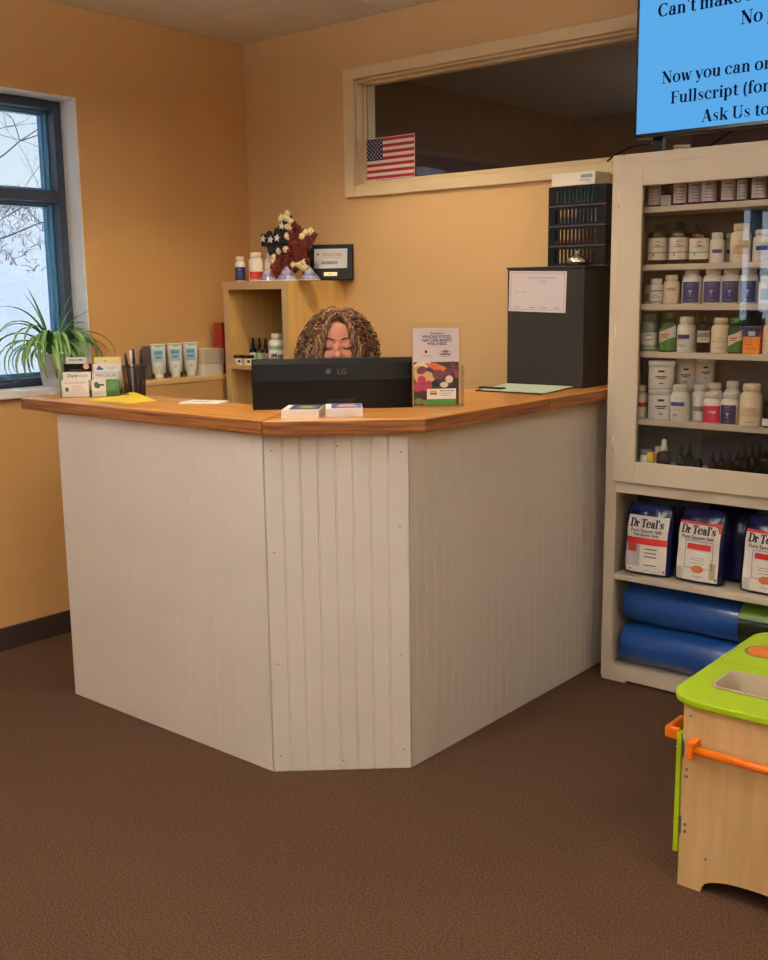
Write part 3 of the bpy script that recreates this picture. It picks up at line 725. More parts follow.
for s_, z in (('WHOLE FOOD,', .211), ('NATURE-BASED', .200), ('WELLNESS', .189)): text('lettering', s_, .0125, mat('heading_ink', (54, 66, 96), .6), sh, (0, -.0024, z), bold=.0004, sx=1.05)
text('lettering', 'for Practitioners and Seasonal Living', .0062, M_GOLD, sh, (0, -.0024, .180), sx=1.0)
text('lettering', 'STORE', .0075, M_GREY, sh, (-.032, -.0024, .153), sx=1.3)
b = MB(); b.disc(-.034, .169, .004, .005, -.0024).build('logo', M_INK, sh); b = MB(); b.mi(1).disc(.026, .163, .018, .0105, -.0024).mi(2).disc(.026, .163, .0165, .009, -.0025).mi(3).disc(.026, .168, .010, .0035, -.0026).mi(1).sheet(.012, .040, .158, .163, -.0027)
b.build('logo', [M_INK, mat('logo_blue_grey', (90, 104, 130), .6), M_LAV, mat('logo_rust', (176, 96, 60), .6)], sh)
bc = thing('business_card', 'white and green business card slotted in front of the vegetable brochure', 'business card', (1.874, -.986, CT), R(43))
b = MB(); b.box(-.034, .056, -.0275, -.0265, .006, .056); b.mi(1).sheet(-.034, .056, .006, .024, -.0277).mi(2).disc(-.014, .045, .011, .006, -.0278).mi(3).sheet(-.025, -.003, .038, .042, -.0279)
b.mi(4).sheet(.006, .050, .048, .0505, -.0278).sheet(.010, .044, .041, .0425, -.0278).sheet(.010, .036, .035, .0365, -.0278)
b.build('card', [M_PAPER, M_GRN, M_GOLD, M_NAVY, M_GREY], bc)

# business card rack : four rising rows in two columns
rk = thing('business_card_rack', 'clear tiered acrylic rack holding business cards at counter left end', 'card rack', (.648, -1.394, CT), R(42))
b = MB(); RW = .213
for k in range(4):
    y = -.035 + .022 * k; z = .0 + .0235 * k
    b.box(-RW / 2, RW / 2, y + .013, y + .0145, .0, z + .040)
    b.box(-RW / 2, RW / 2, y - .0065, y - .005, z, z + .022).box(-RW / 2, RW / 2, y - .005, y + .013, z, z + .0015)
b.box(-RW / 2, -RW / 2 + .0015, -.041, .045, 0, .03).box(RW / 2 - .0015, RW / 2, -.041, .045, 0, .03).box(-.0008, .0008, -.041, .045, 0, .03)
b.box(-RW / 2, RW / 2, -.041, .046, 0, .0012)
b.build('rack_shell', M_ACR, rk)
def cards(row, x0, x1, ztop, m, lab, marks=None):
    t = thing('business_cards', lab, 'business cards', (.648, -1.394, CT), R(42), 'business cards in the acrylic rack')
    y = -.035 + .022 * row; zb = .0235 * row + .0016
    b = MB(); b.box(x0, x1, y - .003, y + .010, zb, ztop); o = b.build('cards', m, t)
    if marks: marks(o, y - .0033, x0, x1, zb, ztop)
    return t
def mk1(o, y, x0, x1, z0, z1):
    b = MB(); b.disc(x0 + .018, z1 - .032, .007, .008, y).mi(1); b.sheet(x0 + .010, x1 - .01, z1 - .010, z1 - .0085, y)
    for k in range(3): b.sheet(x0 + .034, x1 - .022 + .004 * k, z1 - .021 - .007 * k, z1 - .0198 - .007 * k, y)
    b.build('print', [M_GRN, M_GREY], o)
cards(0, -.100, -.006, .060, M_PAPER, 'white business cards with a green dot, front row left', mk1)
def mk2(o, y, x0, x1, z0, z1):
    b = MB(); b.disc(x0 + .018, z1 - .018, .009, .011, y).disc(x0 + .024, z1 - .023, .006, .007, y - .0001).mi(1); b.sheet(x0 + .026, x0 + .044, z1 - .021, z1 - .015, y); b.sheet(x0 + .006, x0 + .034, z1 - .048, z1 - .047, y)
    b.build('print', [mat('leaf_green_print', (40, 96, 60), .6), M_INK], o)
cards(0, .004, .054, .0605, M_PAPER, 'small white cards with a dark green leaf, front row centre', mk2)
def mk3(o, y, x0, x1, z0, z1):
    b = MB()
    for k in range(4): b.sheet(x0 + .005, x1 - .005 - .004 * k, z1 - .012 - .007 * k, z1 - .0108 - .007 * k, y)
    b.build('print', [M_LGRN], o)
cards(0, .055, .100, .0605, mat('green_card', (66, 122, 66), .5), 'green business cards, front row right beside the white leaf cards', mk3)
def mk4(o, y, x0, x1, z0, z1):
    text('lettering', 'Dura', .0165, M_INK, o, (x0 + .034, y, z1 - .018), bold=.0003); text('lettering', 'Health', .0165, mat('olive_print', (150, 140, 60), .6), o, (x0 + .068, y, z1 - .018))
cards(1, -.100, -.003, .087, M_PAPER, 'white business cards reading Dura Health in second row', mk4)
def mk5(o, y, x0, x1, z0, z1):
    text('lettering', 'PRECISION', .0135, M_INK, o, ((x0 + x1) / 2, y, z1 - .017), sx=1.1)
    b = MB(); b.sheet(x0 + .002, x1 - .002, z1 - .0035, z1 - .0025, y).sheet(x0 + .003, x0 + .004, z0, z1 - .003, y).sheet(x1 - .004, x1 - .003, z0, z1 - .003, y).build('print_frame', M_INK, o)
cards(1, .003, .100, .087, M_PAPER, 'white business cards reading PRECISION in second row right', mk5)
def mk6(o, y, x0, x1, z0, z1):
    b = MB(); b.mi(0).disc(x1 - .018, z1 - .010, .011, .010, y).mi(1).sheet(x0 + .02, x1 - .03, z1 - .022, z1 - .021, y); b.build('print', [mat('pink_face_print', (226, 150, 130), .6), M_GREY], o)
cards(2, -.100, -.003, .115, M_BLKGL, 'glossy black cards with a pink round picture, third row left', mk6)
def mk7(o, y, x0, x1, z0, z1):
    b = MB(); b.mi(0).disc(x0 + .024, z1 - .016, .013, .004, y).disc(x0 + .022, z1 - .010, .006, .004, y).mi(1).sheet(x0 + .045, x1 - .012, z1 - .011, z1 - .0098, y).sheet(x0 + .05, x1 - .02, z1 - .016, z1 - .0148, y); b.build('print', [M_BLUE, M_GREY], o)
cards(2, .003, .100, .112, M_PAPER, 'white cards with a small blue logo, third row right', mk7)
def mk8(o, y, x0, x1, z0, z1):
    text('lettering', 'WELCOME', .0085, M_BLUE, o, ((x0 + x1) / 2, y, z1 - .011), sx=1.2, bold=.0002)
cards(3, -.096, -.028, .136, M_PAPER, 'white cards with blue lettering, topmost row left', mk8)
def mk9(o, y, x0, x1, z0, z1):
    b = MB(); b.disc(x0 + .04, z1 - .013, .004, .0022, y).build('print', [M_GREY], o)
cards(3, .003, .096, .136, mat('pale_yellow_card', (232, 220, 160), .6), 'pale yellow cards in the topmost row right', mk9)

# pen cup
cup = thing('pen_cup', 'dark wire mesh pen cup beside the business card rack', 'pen cup', (.80, -1.325, CT), 0)
M_MESH = bpy.data.materials.new('wire_mesh'); M_MESH.use_nodes = True
nt = M_MESH.node_tree; b_ = nt.nodes['Principled BSDF']; b_.inputs['Base Color'].default_value = C3(74, 70, 72); b_.inputs['Metallic'].default_value = .6; b_.inputs['Roughness'].default_value = .45
b_.inputs['Alpha'].default_value = .5
MB().lathe([(.034, .0), (.036, .05), (.0405, .108)], 32, cap=False).lathe([(.034, 0), (.034, .002)], 32).build('cup_wall', M_MESH, cup)
rw = MB()
for k in range(32):
    a = 2 * math.pi * k / 32; rw.tube([(.0345 * math.cos(a), .0345 * math.sin(a), .002), (.041 * math.cos(a), .041 * math.sin(a), .107)], .0006, 4)
for z in [.01 + .008 * i for i in range(12)]:
    r = .0345 + (.041 - .0345) * z / .107; rw.tube([(r * math.cos(2 * math.pi * k / 24), r * math.sin(2 * math.pi * k / 24), z) for k in range(24)], .0005, 4, closed=True)
rw.build('wire_grid', M_BLKMAT, cup)
MB().tube([(.041 * math.cos(2 * math.pi * k / 28), .041 * math.sin(2 * math.pi * k / 28), .108) for k in range(28)], .0022, 6, closed=True).build('rim', M_BLKMAT, cup)
pens = [(-.026, .0, -.040, -.005, .148, 'black pen leaning left in the mesh cup', M_BLKMAT, .005), (-.006, .012, -.012, .004, .152, 'grey pen near the middle of the mesh cup', M_STEEL, .0042),
        (.004, .0, .004, -.002, .165, 'dark blue pen in the middle of the mesh cup', M_NAVY, .0045), (.012, -.018, .018, -.026, .160, 'pale silver pen leaning forward in the mesh cup', M_WPL, .0036), (.022, .006, .034, .010, .163, 'dark brown pen at the right of the mesh cup', M_BLKMAT, .0045)]
for bx_, by, tx_, ty_, ln, lab, m_, r_ in pens:
    t = thing('pen', lab, 'pen', (.80, -1.325, CT + .003), 0, 'pens in the mesh cup')
    p0 = Vector((bx_ * .8, by * .8, 0)); p1 = Vector((tx_, ty_, ln))
    MB().tube([p0, p0.lerp(p1, .06), p0.lerp(p1, .7)], [.001, r_, r_], 8).build('barrel', m_, t)
    MB().tube([p0.lerp(p1, .7), p1], [r_ * 1.1, r_ * .95], 8).build('cap', m_, t)

# yellow sheet, booklet, clipboard
ys = thing('yellow_sheet', 'folded yellow sheet of paper lying on the counter by pen cup', 'paper', (.85, -1.43, CT), R(8))
b = MB(); v = []; NU, NV = 12, 8
for i in range(NU + 1):
    for j in range(NV + 1):
        u = i / NU; w = j / NV; x = -.115 + .23 * u + .03 * (w - .5); y = -.055 + .11 * w - .02 * (u - .5)
        z = .002 + .020 * max(0, math.sin(math.pi * u)) ** 2 * w ** 1.5 + .0015 * math.sin(u * 17)
        v.append((x, y, z))
f = [(i * (NV + 1) + j, (i + 1) * (NV + 1) + j, (i + 1) * (NV + 1) + j + 1, i * (NV + 1) + j + 1) for i in range(NU) for j in range(NV)]
b.add(v, f, True); o = b.build('paper_sheet', M_YEL, ys); s_ = o.modifiers.new('solid', 'SOLIDIFY'); s_.thickness = .0012
b = MB(); b.add([(-.105, -.062, .0005), (.10, -.068, .0005), (.105, .03, .0005), (-.085, .035, .0005)], [(0, 1, 2, 3)]); o = b.build('lower_fold', M_YEL, ys)
b = MB(); b.add([(.005, .0, .0185), (.04, .004, .0178), (.036, .014, .0205), (.008, .012, .0212)], [(0, 1, 2, 3)]); b.build('print', M_INK, ys)
bk = thing('leaflet', 'white leaflet with faint print lying flat left of the monitor', 'leaflet', (1.165, -1.325, CT), R(24))
b = MB(); b.box(-.07, .07, -.045, .045, 0, .002); b.box(-.066, .068, -.042, .046, .002, .004); b.build('leaflet_sheet', M_PAPER, bk)
b = MB(); b.add([(-.04, -.01, .0043), (.02, -.01, .0043), (.02, .0, .0043), (-.04, .0, .0043)], [(0, 1, 2, 3)]); b.mi(1).add([(.0, .01, .0043), (.05, .01, .0043), (.05, .025, .0043), (.0, .025, .0043)], [(0, 1, 2, 3)]); b.build('print', [M_GREY, M_GOLD], bk)
cbd = thing('clipboard', 'dark clipboard with mint green paper in front of the black box', 'clipboard', (1.805, -.362, CT), 0)
b = MB(); b.prism([(-.115, -.155), (.155, -.150), (.115, .135), (-.165, .118)], 0, .004); b.build('board', M_BLKMAT, cbd)
b = MB(); b.prism([(-.100, -.140), (.165, -.138), (.118, .130), (-.155, .112)], .004, .0065); b.build('paper_sheet', mat('mint_paper', (206, 224, 204), .7), cbd)
b = MB(); b.box(-.13, -.03, -.115, -.085, .0065, .012); b.build('clip', M_BLK, cbd, bevel=.002)

# tall black box with certificate
bx = thing('black_box', 'tall matt black metal box standing at the right end of counter', 'box', (1.796, -.118, CT), 0)
MB().box(-.163, .163, -.107, .103, 0, .428).build('box_body', M_BLKMAT, bx, bevel=.003)
MB().box(-.166, .166, -.110, .106, .4285, .4365).build('lid', M_BLKMAT, bx, bevel=.002)
ct = thing('certificate', 'white certificate sheet with thin border taped to the black box', 'certificate', (1.764, -.2265, 1.42), 0)
ct.rotation_euler = (0, R(1.5), 0)
b = MB(); b.box(-.122, .122, -.0008, 0, -.075, .073); o = b.build('paper_sheet', M_LAV, ct)
b = MB(); f = .008; 
for (a0, a1, c0, c1) in ((-.122 + f, .122 - f, .073 - f, .0745 - f), (-.122 + f, .122 - f, -.075 + f, -.0738 + f), (-.122 + f, -.1208 + f, -.075 + f, .0745 - f), (.1208 - f, .122 - f, -.075 + f, .0745 - f)): b.sheet(a0, a1, c0, c1, -.001)
b.build('printed_border', M_GREY, o)
for s_, z, sz in (('CERTIFICATE OF INSURANCE', .046, .009), ('State Board', .037, .0075), ('to the holder', .029, .0065)): text('lettering', s_, sz, M_GREY, o, (0.02, -.001, z))
text('lettering', 'This is to certify', .007, M_GREY, o, (-.07, -.001, -.005))
for x in (-.085, -.02, .03, .085): MB().sheet(x - .012, x + .012, -.060, -.0575, -.001).build('signature_line', M_GREY, o)

# service bell
BT = CT + .437
bell = thing('service_bell', 'chrome service bell on the black box in front of the slotted trays', 'bell', (1.905, -.188, BT), 0)
MB().lathe([(.041, 0), (.043, .003), (.040, .008), (.030, .010)], 32).build('base', M_BLKGL, bell)
MB().lathe([(.038, .0105), (.0385, .014), (.035, .024), (.027, .033), (.015, .0385), (.004, .040)], 32).build('dome', M_CHROME, bell)
MB().lathe([(.0035, .040), (.0035, .047), (.007, .048), (.006, .052), (.0, .053)], 16).build('push_button', M_CHROME, bell)

# four stacked slotted trays
M_TRAY = mat('tray_plastic', (15, 14, 20), .45, spec=.25)
def tray(loc, lab):
    t = thing('slotted_tray', lab, 'tray', loc, 0, 'stacked slotted trays on the black box')
    w, d, h = .1185, .060, .0705; b = MB()
    b.box(-w, w, -d / 2, d / 2, 0, .003).box(-w, -w + .003, -d / 2, d / 2, .003, h).box(w - .003, w, -d / 2, d / 2, .003, h)
    xs_ = [-.083 + .0157 * i for i in range(12)]; sw = .0052
    b.box(-w + .003, w - .003, d / 2 - .003, d / 2, h - .006, h)
    for yf in (-d / 2,):
        b.box(-w + .003, w - .003, yf, yf + .003, .003, .012).box(-w + .003, w - .003, yf, yf + .003, h - .010, h)
        b.box(-w + .003, xs_[0] - sw - .0005, yf, yf + .003, .012, h - .010).box(xs_[10] + sw + .0003, w - .003, yf, yf + .003, .012, h - .010)
        for i in range(10): b.box(xs_[i] + sw * .60, xs_[i + 1] - sw * .60, yf, yf + .003, .012, h - .010)
    b.build('basket', M_TRAY, t)
    MB().box(-w - .001, w + .001, -d / 2 - .004, -d / 2, -.0005, .0035).build('front_lip', mat('tray_lip', (84, 80, 84), .3), t)
    return t
labs = ['lowest of the four stacked slotted trays, behind the service bell', 'second slotted tray up from the black box, holding orange boxes', 'third slotted tray up from the black box, holding grey boxes', 'topmost slotted tray, full of teal boxes, under white carton']
tr0 = tray((1.876, -.114, BT), labs[0])
trs = [tr0] + [dup(tr0, (1.876, -.114, BT + .0715 * k), 0, labs[k]) for k in (1, 2, 3)]
def boxes(tier, items, cat='box'):
    for x0, x1, h, m_, lab in items:
        t = tag(MB().box((x0 - x1) / 2, (x1 - x0) / 2, -.022, .016, 0, h).build('small_box', m_), lab, cat, 'small boxes in the slotted trays')
        t.location = (1.876 + (x0 + x1) / 2, -.114, BT + .0715 * tier + .0032)
M_TGB = mat('teal_grey_box', (110, 140, 150), .6, vary=.15, vscale=30); 
boxes(3, [(-.112, -.070, .056, M_GREY, 'grey box, leftmost in the topmost slotted tray'), (-.068, -.040, .058, M_SKYP, 'pale blue box, second from left in the topmost slotted tray'), (-.038, -.002, .060, M_TEALP, 'teal box, third from left in the topmost slotted tray'), (0, .030, .058, M_SKYP, 'pale blue box in the middle right of the topmost slotted tray'), (.032, .070, .061, M_TEALP, 'brighter teal box near the right of the topmost slotted tray')])
boxes(2, [(-.085, .0, .030, M_GREY, 'low grey box in the left half of the third slotted tray'), (.002, .112, .058, M_GREY, 'tall grey box in the right half of the third slotted tray')])
boxes(1, [(-.112, .03, .020, mat('orange_red_box', (196, 92, 40), .6), 'long low orange box in the second slotted tray up'), (.032, .110, .028, mat('rust_box', (176, 80, 50), .6), 'rust-coloured box at the right of the second slotted tray up')])
boxes(0, [(.06, .112, .05, M_BLKMAT, 'black box at the right end of lowest slotted tray')])
wc = thing('white_carton', 'low white carton with a blue label lying on the slotted trays', 'box', (1.862, -.090, BT + .0715 * 4), R(-1))
MB().box(-.092, .088, -.056, .056, 0, .042).build('carton_body', M_WPL, wc, bevel=.002)
MB().prism([(-.092, -.056), (.088, -.056), (.088, .056), (-.092, .056)], .042, .046).build('carton_lid', M_WPL, wc, bevel=.001)
b = MB(); b.sheet(.030, .078, .024, .036, -.0565).mi(1).sheet(.022, .07, .016, .0185, -.0565).sheet(.05, .072, .010, .0115, -.0565).build('carton_label', [M_SKYP, M_GREY], wc)

# cable over the interior window trim
tag(MB().tube([(1.93, -.0245, 1.884), (1.965, -.028, 1.905), (2.03, -.03, 1.925), (2.12, -.06, 1.925)], .0035, 8).build('black_cable', M_BLK), 'thin black cable running up over the interior window trim', 'cable')

# ================================================================== FLAG behind the glass
fl = thing('flag_sheet', 'small stars and stripes flag sheet stuck inside the interior window', 'flag', (.688, .0482, 1.912), 0)
b = MB(); fw, fh = .290, .170
b.mi(2).box(-.002, fw + .002, .0008, .0014, -.003, fh + .003)
for i in range(13): b.mi(0 if i % 2 == 0 else 1).sheet(0, fw, fh * i / 13, fh * (i + 1) / 13, .0006)
fo = b.build('stripes', [mat('flag_red', (188, 34, 48), .6), M_PAPER, M_PAPER], fl)
MB().sheet(0, fw * .40, fh * 6 / 13, fh, .0003).build('canton', mat('flag_navy', (44, 46, 92), .6), fo)
b = MB()
for r_ in range(9):
    for c_ in range(6 if r_ % 2 == 0 else 5):
        cx = fw * .4 * ((c_ * 2 + 1 + (r_ % 2)) / 12); cz = fh * 6 / 13 + fh * 7 / 13 * (r_ + 1) / 10
        b.add([(cx + (.0042 if i % 2 == 0 else .0018) * math.sin(math.pi * i / 5), .0001, cz + (.0042 if i % 2 == 0 else .0018) * math.cos(math.pi * i / 5)) for i in range(10)], [list(range(10))[::-1]])
b.build('stars', M_PAPER, fo)

# ================================================================== BOOKCASE IN THE CORNER
bc = thing('bookcase', 'maple-coloured open bookcase standing in the corner behind the desk', 'bookcase', (.41, -.185, 0), 0)
w, d, t_ = .203, .184, .034
for s_ in (-1, 1): 
    b = MB(); b.mi(0).box(min(s_ * w, s_ * (w - t_)), max(s_ * w, s_ * (w - t_)), -d, d, 0, 1.444); b.mi(1).box(min(s_ * w, s_ * (w - t_)), max(s_ * w, s_ * (w - t_)), -d - .001, -d, 0, 1.444); b.build('side_panel', [M_MAPLE, M_MAPLE_EDGE], bc)
b = MB(); b.box(-w - .001, w + .001, -d - .002, d, 1.444, 1.478).mi(1).box(-w - .001, w + .001, -d - .003, -d - .002, 1.444, 1.478); b.build('top_panel', [M_MAPLE, M_MAPLE_EDGE], bc)
for z in (.06, .42, .76, 1.089):
    b = MB(); b.box(-w + t_, w - t_, -d, d - .006, z, z + .020).mi(1).box(-w + t_, w - t_, -d - .001, -d, z, z + .020); b.build('shelf', [M_MAPLE, M_MAPLE_EDGE], bc)
MB().box(-w + t_, w - t_, d - .006, d, .0, 1.444).build('back_panel', mat('shaded_bookcase_back', (66, 48, 34), .7), bc)  # dark brown stands in for the shade inside the bookcase
SZ = 1.1092
def tagc(o, lab, cat, grp, loc, rz=0):
    tag(o, lab, cat, grp); o.location = loc; o.rotation_euler = (0, 0, rz); return o

# generic bottle makers ------------------------------------------------
def rows(parent, r, specs, z0, H_, a=72, lines=(), base=None):
    """wrap-around label; specs = (frac0, frac1, material)"""
    for k, (f0, f1, m_) in enumerate(specs):
        MB().arc(r + .0006 + .0002 * k, z0 + H_ * f0, z0 + H_ * f1, -a, a, 16).build('label' if k == 0 else 'label_band', m_, parent)
    if lines:
        b = MB()
        for (f, a0, a1, th) in lines: b.arc(r + .0016, z0 + H_ * f, z0 + H_ * (f + th), a0, a1, 8)
        b.build('label_print', M_GREY, parent)
def pill_bottle(loc, h, r, lab, spec, lines=((.62, -30, 30, .03), (.5, -22, 22, .02), (.4, -26, 26, .02), (.25, -20, 24, .02)), body=None, cap=None, rz=R(23), group='bottles in the white cabinet', capr=.74, caph=.17, a=72, name='supplement_bottle', logo=None):
    t = thing(name, lab, 'bottle', loc, rz, group)
    ch = h * caph; bh = h - ch - .001; nr = r * capr
    MB().lathe([(r * .93, 0), (r, .004), (r, bh * .80), (r * .97, bh * .86), (r * .86, bh * .94), (nr * .86, bh * .975), (nr * .86, bh)], 28).build('body', body or M_WPL, t)
    c = MB(); n = 40; c.lathe([(nr, bh), (nr, bh + ch * .85), (nr * .93, bh + ch)], n); 
    for i in range(0, n, 2):
        a_ = 2 * math.pi * i / n; c.box(-.0006, .0006, -nr - .0008, -nr + .001, bh + ch * .05, bh + ch * .8, Matrix.Rotation(a_, 4, 'Z'))
    c.build('cap', cap or (body or M_WPL), t)
    if spec: rows(t, r, spec, 0, bh * .82, a, lines)
    if logo: logo(t, r, bh)
    return t
def tub(loc, h, r, lab, rz=R(23), group='bottles in the white cabinet'):
    t = thing('white_tub', lab, 'tub', loc, rz, group)
    MB().lathe([(r * .93, 0), (r * .97, .004), (r * .96, h * .78), (r * .93, h * .8)], 32).build('body', M_WPL, t)
    MB().lathe([(r, h * .80), (r, h * .97), (r * .95, h)], 32).build('lid', M_WPL, t)
    b = MB(); rr = r * .975
    b.arc(rr, h * .60, h * .67, -14, 14).arc(rr, h * .42, h * .46, -26, 26).arc(rr, h * .36, h * .39, -18, 18).arc(rr, h * .18, h * .21, -10, 10); b.build('label_print', M_INK, t)
    return t
def dropper(loc, h, r, lab, bulb=None, label=None, group='dropper bottles', rz=R(20), glass=None):
    t = thing('dropper_bottle', lab, 'dropper bottle', loc, rz, group)
    MB().lathe([(r * .9, 0), (r, .003), (r, h * .46), (r * .75, h * .56), (r * .4, h * .60), (r * .4, h * .64)], 20).build('bottle_glass', glass or M_AMBER, t)
    c = MB(); c.lathe([(r * .52, h * .62), (r * .52, h * .74)], 20); c.build('collar', bulb or M_BLK, t)
    MB().lathe([(r * .42, h * .74), (r * .36, h * .80), (r * .38, h * .92), (r * .25, h * .985), (0, h)], 16).build('rubber_bulb', bulb or M_BLKMAT, t)
    if label: MB().arc(r + .0006, h * .06, h * .42, -80, 80).build('label', label, t)
    return t

# inside the bookcase
for (x, lab, gl) in ((.262, 'dropper bottle with white label, leftmost of the three in bookcase', M_WPL), (.305, 'dropper bottle with greenish label, middle of the three in bookcase', M_LGRN), (.345, 'dropper bottle with grey label, right of the three in bookcase', M_GREY)):
    dropper((x, -.25, SZ), .118, .0165, lab, None, gl, 'dropper bottles in the bookcase', R(45))
def vit(t, r, bh):
    text('lettering', 'iMagi', .028, M_INK, t, (0, -r - .0018, bh * .30), bold=.0006)
pill_bottle((.440, -.27, SZ), .140, .038, 'white bottle with pale green label and black lettering in bookcase', [(.12, .92, mat('aqua_label', (150, 196, 190), .5)), (.34, .72, M_PAPER)], (), rz=R(45), group='bottles in the bookcase', capr=.62, logo=vit)
pill_bottle((.395, -.13, SZ), .215, .036, 'tall grey-white bottle standing behind the white one in bookcase', [(.1, .9, M_PAPER), (.45, .7, M_RED)], (), rz=R(45), group='bottles in the bookcase', body=M_GREY, capr=.5)
pill_bottle((.480, -.15, SZ), .213, .034, 'tall grey bottle against the right side inside bookcase', [(.1, .85, M_PAPER)], (), rz=R(45), group='bottles in the bookcase', body=M_GREY, capr=.5)
for (x, y, lab) in ((.271, -.345, 'small pale jar with black lid, left one at the shelf front'), (.322, -.335, 'small pale jar with black lid, right one at the shelf front')):
    t = thing('small_jar', lab, 'jar', (x, y, SZ), R(45), 'small jars in the bookcase')
    MB().lathe([(.022, 0), (.024, .003), (.024, .028), (.022, .030)], 24).build('jar_body', mat('cream_jar', (226, 210, 170), .4), t)
    MB().lathe([(.0255, .030), (.0255, .041), (.024, .043)], 24).build('lid', M_BLKGL, t)
    MB().arc(.0246, .010, .022, -14, 14).build('label_dot', M_INK, t)

# on top of the bookcase
BZ = 1.4785
GT = 'bottles on top of the bookcase'
pill_bottle((.250, -.30, BZ), .112, .0235, 'slim white bottle with navy label, leftmost on top of bookcase', [(.08, .86, M_NAVY)], ((.7, -30, 30, .03), (.5, -22, 22, .02), (.3, -26, 26, .02)), rz=R(45), group=GT)
pill_bottle((.322, -.27, BZ), .128, .033, 'larger white bottle with red label on top of the bookcase', [(.10, .50, M_RED)], ((.42, -30, 30, .02), (.3, -22, 22, .02)), rz=R(48), group=GT, a=60)
pill_bottle((.387, -.235, BZ), .124, .031, 'white bottle with red label half hidden behind a blue packet', [(.25, .55, M_RED)], ((.42, -30, 30, .02),), rz=R(48), group=GT, a=60)
# three little cellophane packets
CL = mat('packet_blue_white', (50, 60, 140), .5, vary=0, vscale=55, col2=(190, 190, 214))
for (x, y, lab, k) in ((.470, -.345, 'blue and white cellophane packet in front of the white bottle, leftmost packet', .9), (.568, -.325, 'blue and white cellophane packet in front of the star, middle packet', 1.05), (.652, -.270, 'blue and white cellophane packet beside the framed plaque', 1.0)):
    t = thing('cellophane_packet', lab, 'packet', (x, y, BZ), R(45), 'cellophane packets on the bookcase')
    b = MB(); n = 14; vs_ = []
    for j in range(6):
        f_ = j / 5; r_ = (.042 * (1 - f_) + .004) * k
        for i in range(n):
            a_ = 2 * math.pi * i / n; rr = r_ * (1 + .10 * math.sin(3 * a_ + j)); vs_.append((rr * math.cos(a_), rr * .62 * math.sin(a_), .056 * f_ * k))
    b.add(vs_, [(j * n + i, j * n + (i + 1) % n, (j + 1) * n + (i + 1) % n, (j + 1) * n + i) for j in range(5) for i in range(n)] + [list(range(n))[::-1]], True)
    b.build('contents', CL, t)
    b = MB(); b.lathe([(.046 * k, .0005), (.03 * k, .024 * k), (.008 * k, .058 * k), (.003, .060 * k)], 14, squash=.66, cap=False).build('film', M_FILM, t)
    MB().lathe([(.048 * k, 0), (.046 * k, .004), (.0, .0045)], 14, squash=.7).build('base_rim', M_WPL, t)
# star made of carved flowers
st = thing('flower_star_decoration', 'star decoration of navy, red and white wooden flowers on bookcase', 'decoration', (.516, -.238, BZ + .008), R(10))
SC = (0, .150)
def starpt(i, R1=.156, R2=.094): 
    a = R(90 + 4) + math.pi * i / 5; r = R1 if i % 2 == 0 else R2; return (SC[0] + r * math.cos(a), SC[1] + r * math.sin(a))
outline = [starpt(i) for i in range(10)]
zmin = min(p[1] for p in outline)
MB().prism([(x * .93, -(SC[1] + (z - SC[1]) * .93 - zmin + .004)) for x, z in outline], -.012, .012, Matrix.Rotation(R(-90), 4, 'X')).build('star_backing', M_BLKMAT, st)
def inside(x, z):
    c = False; n = 10
    for i in range(n):
        x1, z1 = outline[i]; x2, z2 = outline[(i + 1) % n]
        if (z1 > z) != (z2 > z) and x < (x2 - x1) * (z - z1) / (z2 - z1) + x1: c = not c
    return c
def flower_mesh(name, m_, seed):
    r2 = random.Random(seed); b = MB()
    for ring, (n, rr, zz, sz, tilt) in enumerate(((7, .0105, .0, .0085, 50), (5, .0060, .005, .0068, 30), (3, .0025, .009, .0048, 10))):
        for i in range(n):
            a = 2 * math.pi * i / n + ring * .5 + r2.uniform(-.15, .15)
            b.ell((rr * math.cos(a), -zz - .004, rr * math.sin(a)), (sz, .0032, sz * .85), 8, None, Euler((R(tilt) * math.sin(a) * .6, 0, -R(tilt) * math.cos(a) * .6)).to_matrix())
    b.ell((0, 0, 0), (.013, .006, .013), 8)
    return b.mesh(name, m_)
FN = flower_mesh('navy_flower', mat('navy_flower', (24, 26, 46), .7), 1); FRm = flower_mesh('red_flower', mat('red_flower', (102, 30, 22), .7), 2); FWm = flower_mesh('white_flower', mat('white_flower', (232, 216, 176), .7), 3)
rnd = random.Random(9); pts = []
tries = 0
while len(pts) < 84 and tries < 9000:
    tries += 1; x = rnd.uniform(-.16, .16); z = rnd.uniform(-.02, .32)
    if inside(x, z) and all((x - a) ** 2 + (z - c) ** 2 >.0172 ** 2 for a, c in pts): pts.append((x, z))
for x, z in pts:
    a = math.degrees(math.atan2(z - SC[1], x - SC[0])) % 360; rr = math.hypot(x - SC[0], z - SC[1])
    navy = 97 < a < 200; edge = (abs(a - 88) < 9 or abs(a - 205) < 9 or (22 < a < 38 and rr > .08) or (262 < a < 330 and rr > .075 and rnd.random() < .55))
    me = FWm if edge else (FN if navy else FRm)
    o = bpy.data.objects.new('flower', me); COL.objects.link(o); o.parent = st; o.location = (x, -.016, z - zmin + .004); s_ = rnd.uniform(.85, 1.12) * (.95 if edge else 1); o.scale = (s_, s_ * (1.3 if edge else 1), s_); o.rotation_euler = (rnd.uniform(-.25, .25), rnd.uniform(0, 6), rnd.uniform(-.25, .25))
for (x, z) in ((-.030, .275), (-.026, .240), (-.088, .185), (-.128, .190), (-.052, .190)):
    b = MB(); b.prism([((.017 if i % 2 == 0 else .0075) * math.cos(math.pi * i / 5 + 1.4), (.017 if i % 2 == 0 else .0075) * math.sin(math.pi * i / 5 + 1.4)) for i in range(10)], 0, .004, Matrix.Translation((x, -.032, z - zmin + .004)) @ Matrix.Rotation(R(90), 4, 'X'))
    b.build('wooden_star', mat('wood_star_white', (238, 228, 204), .6), st)
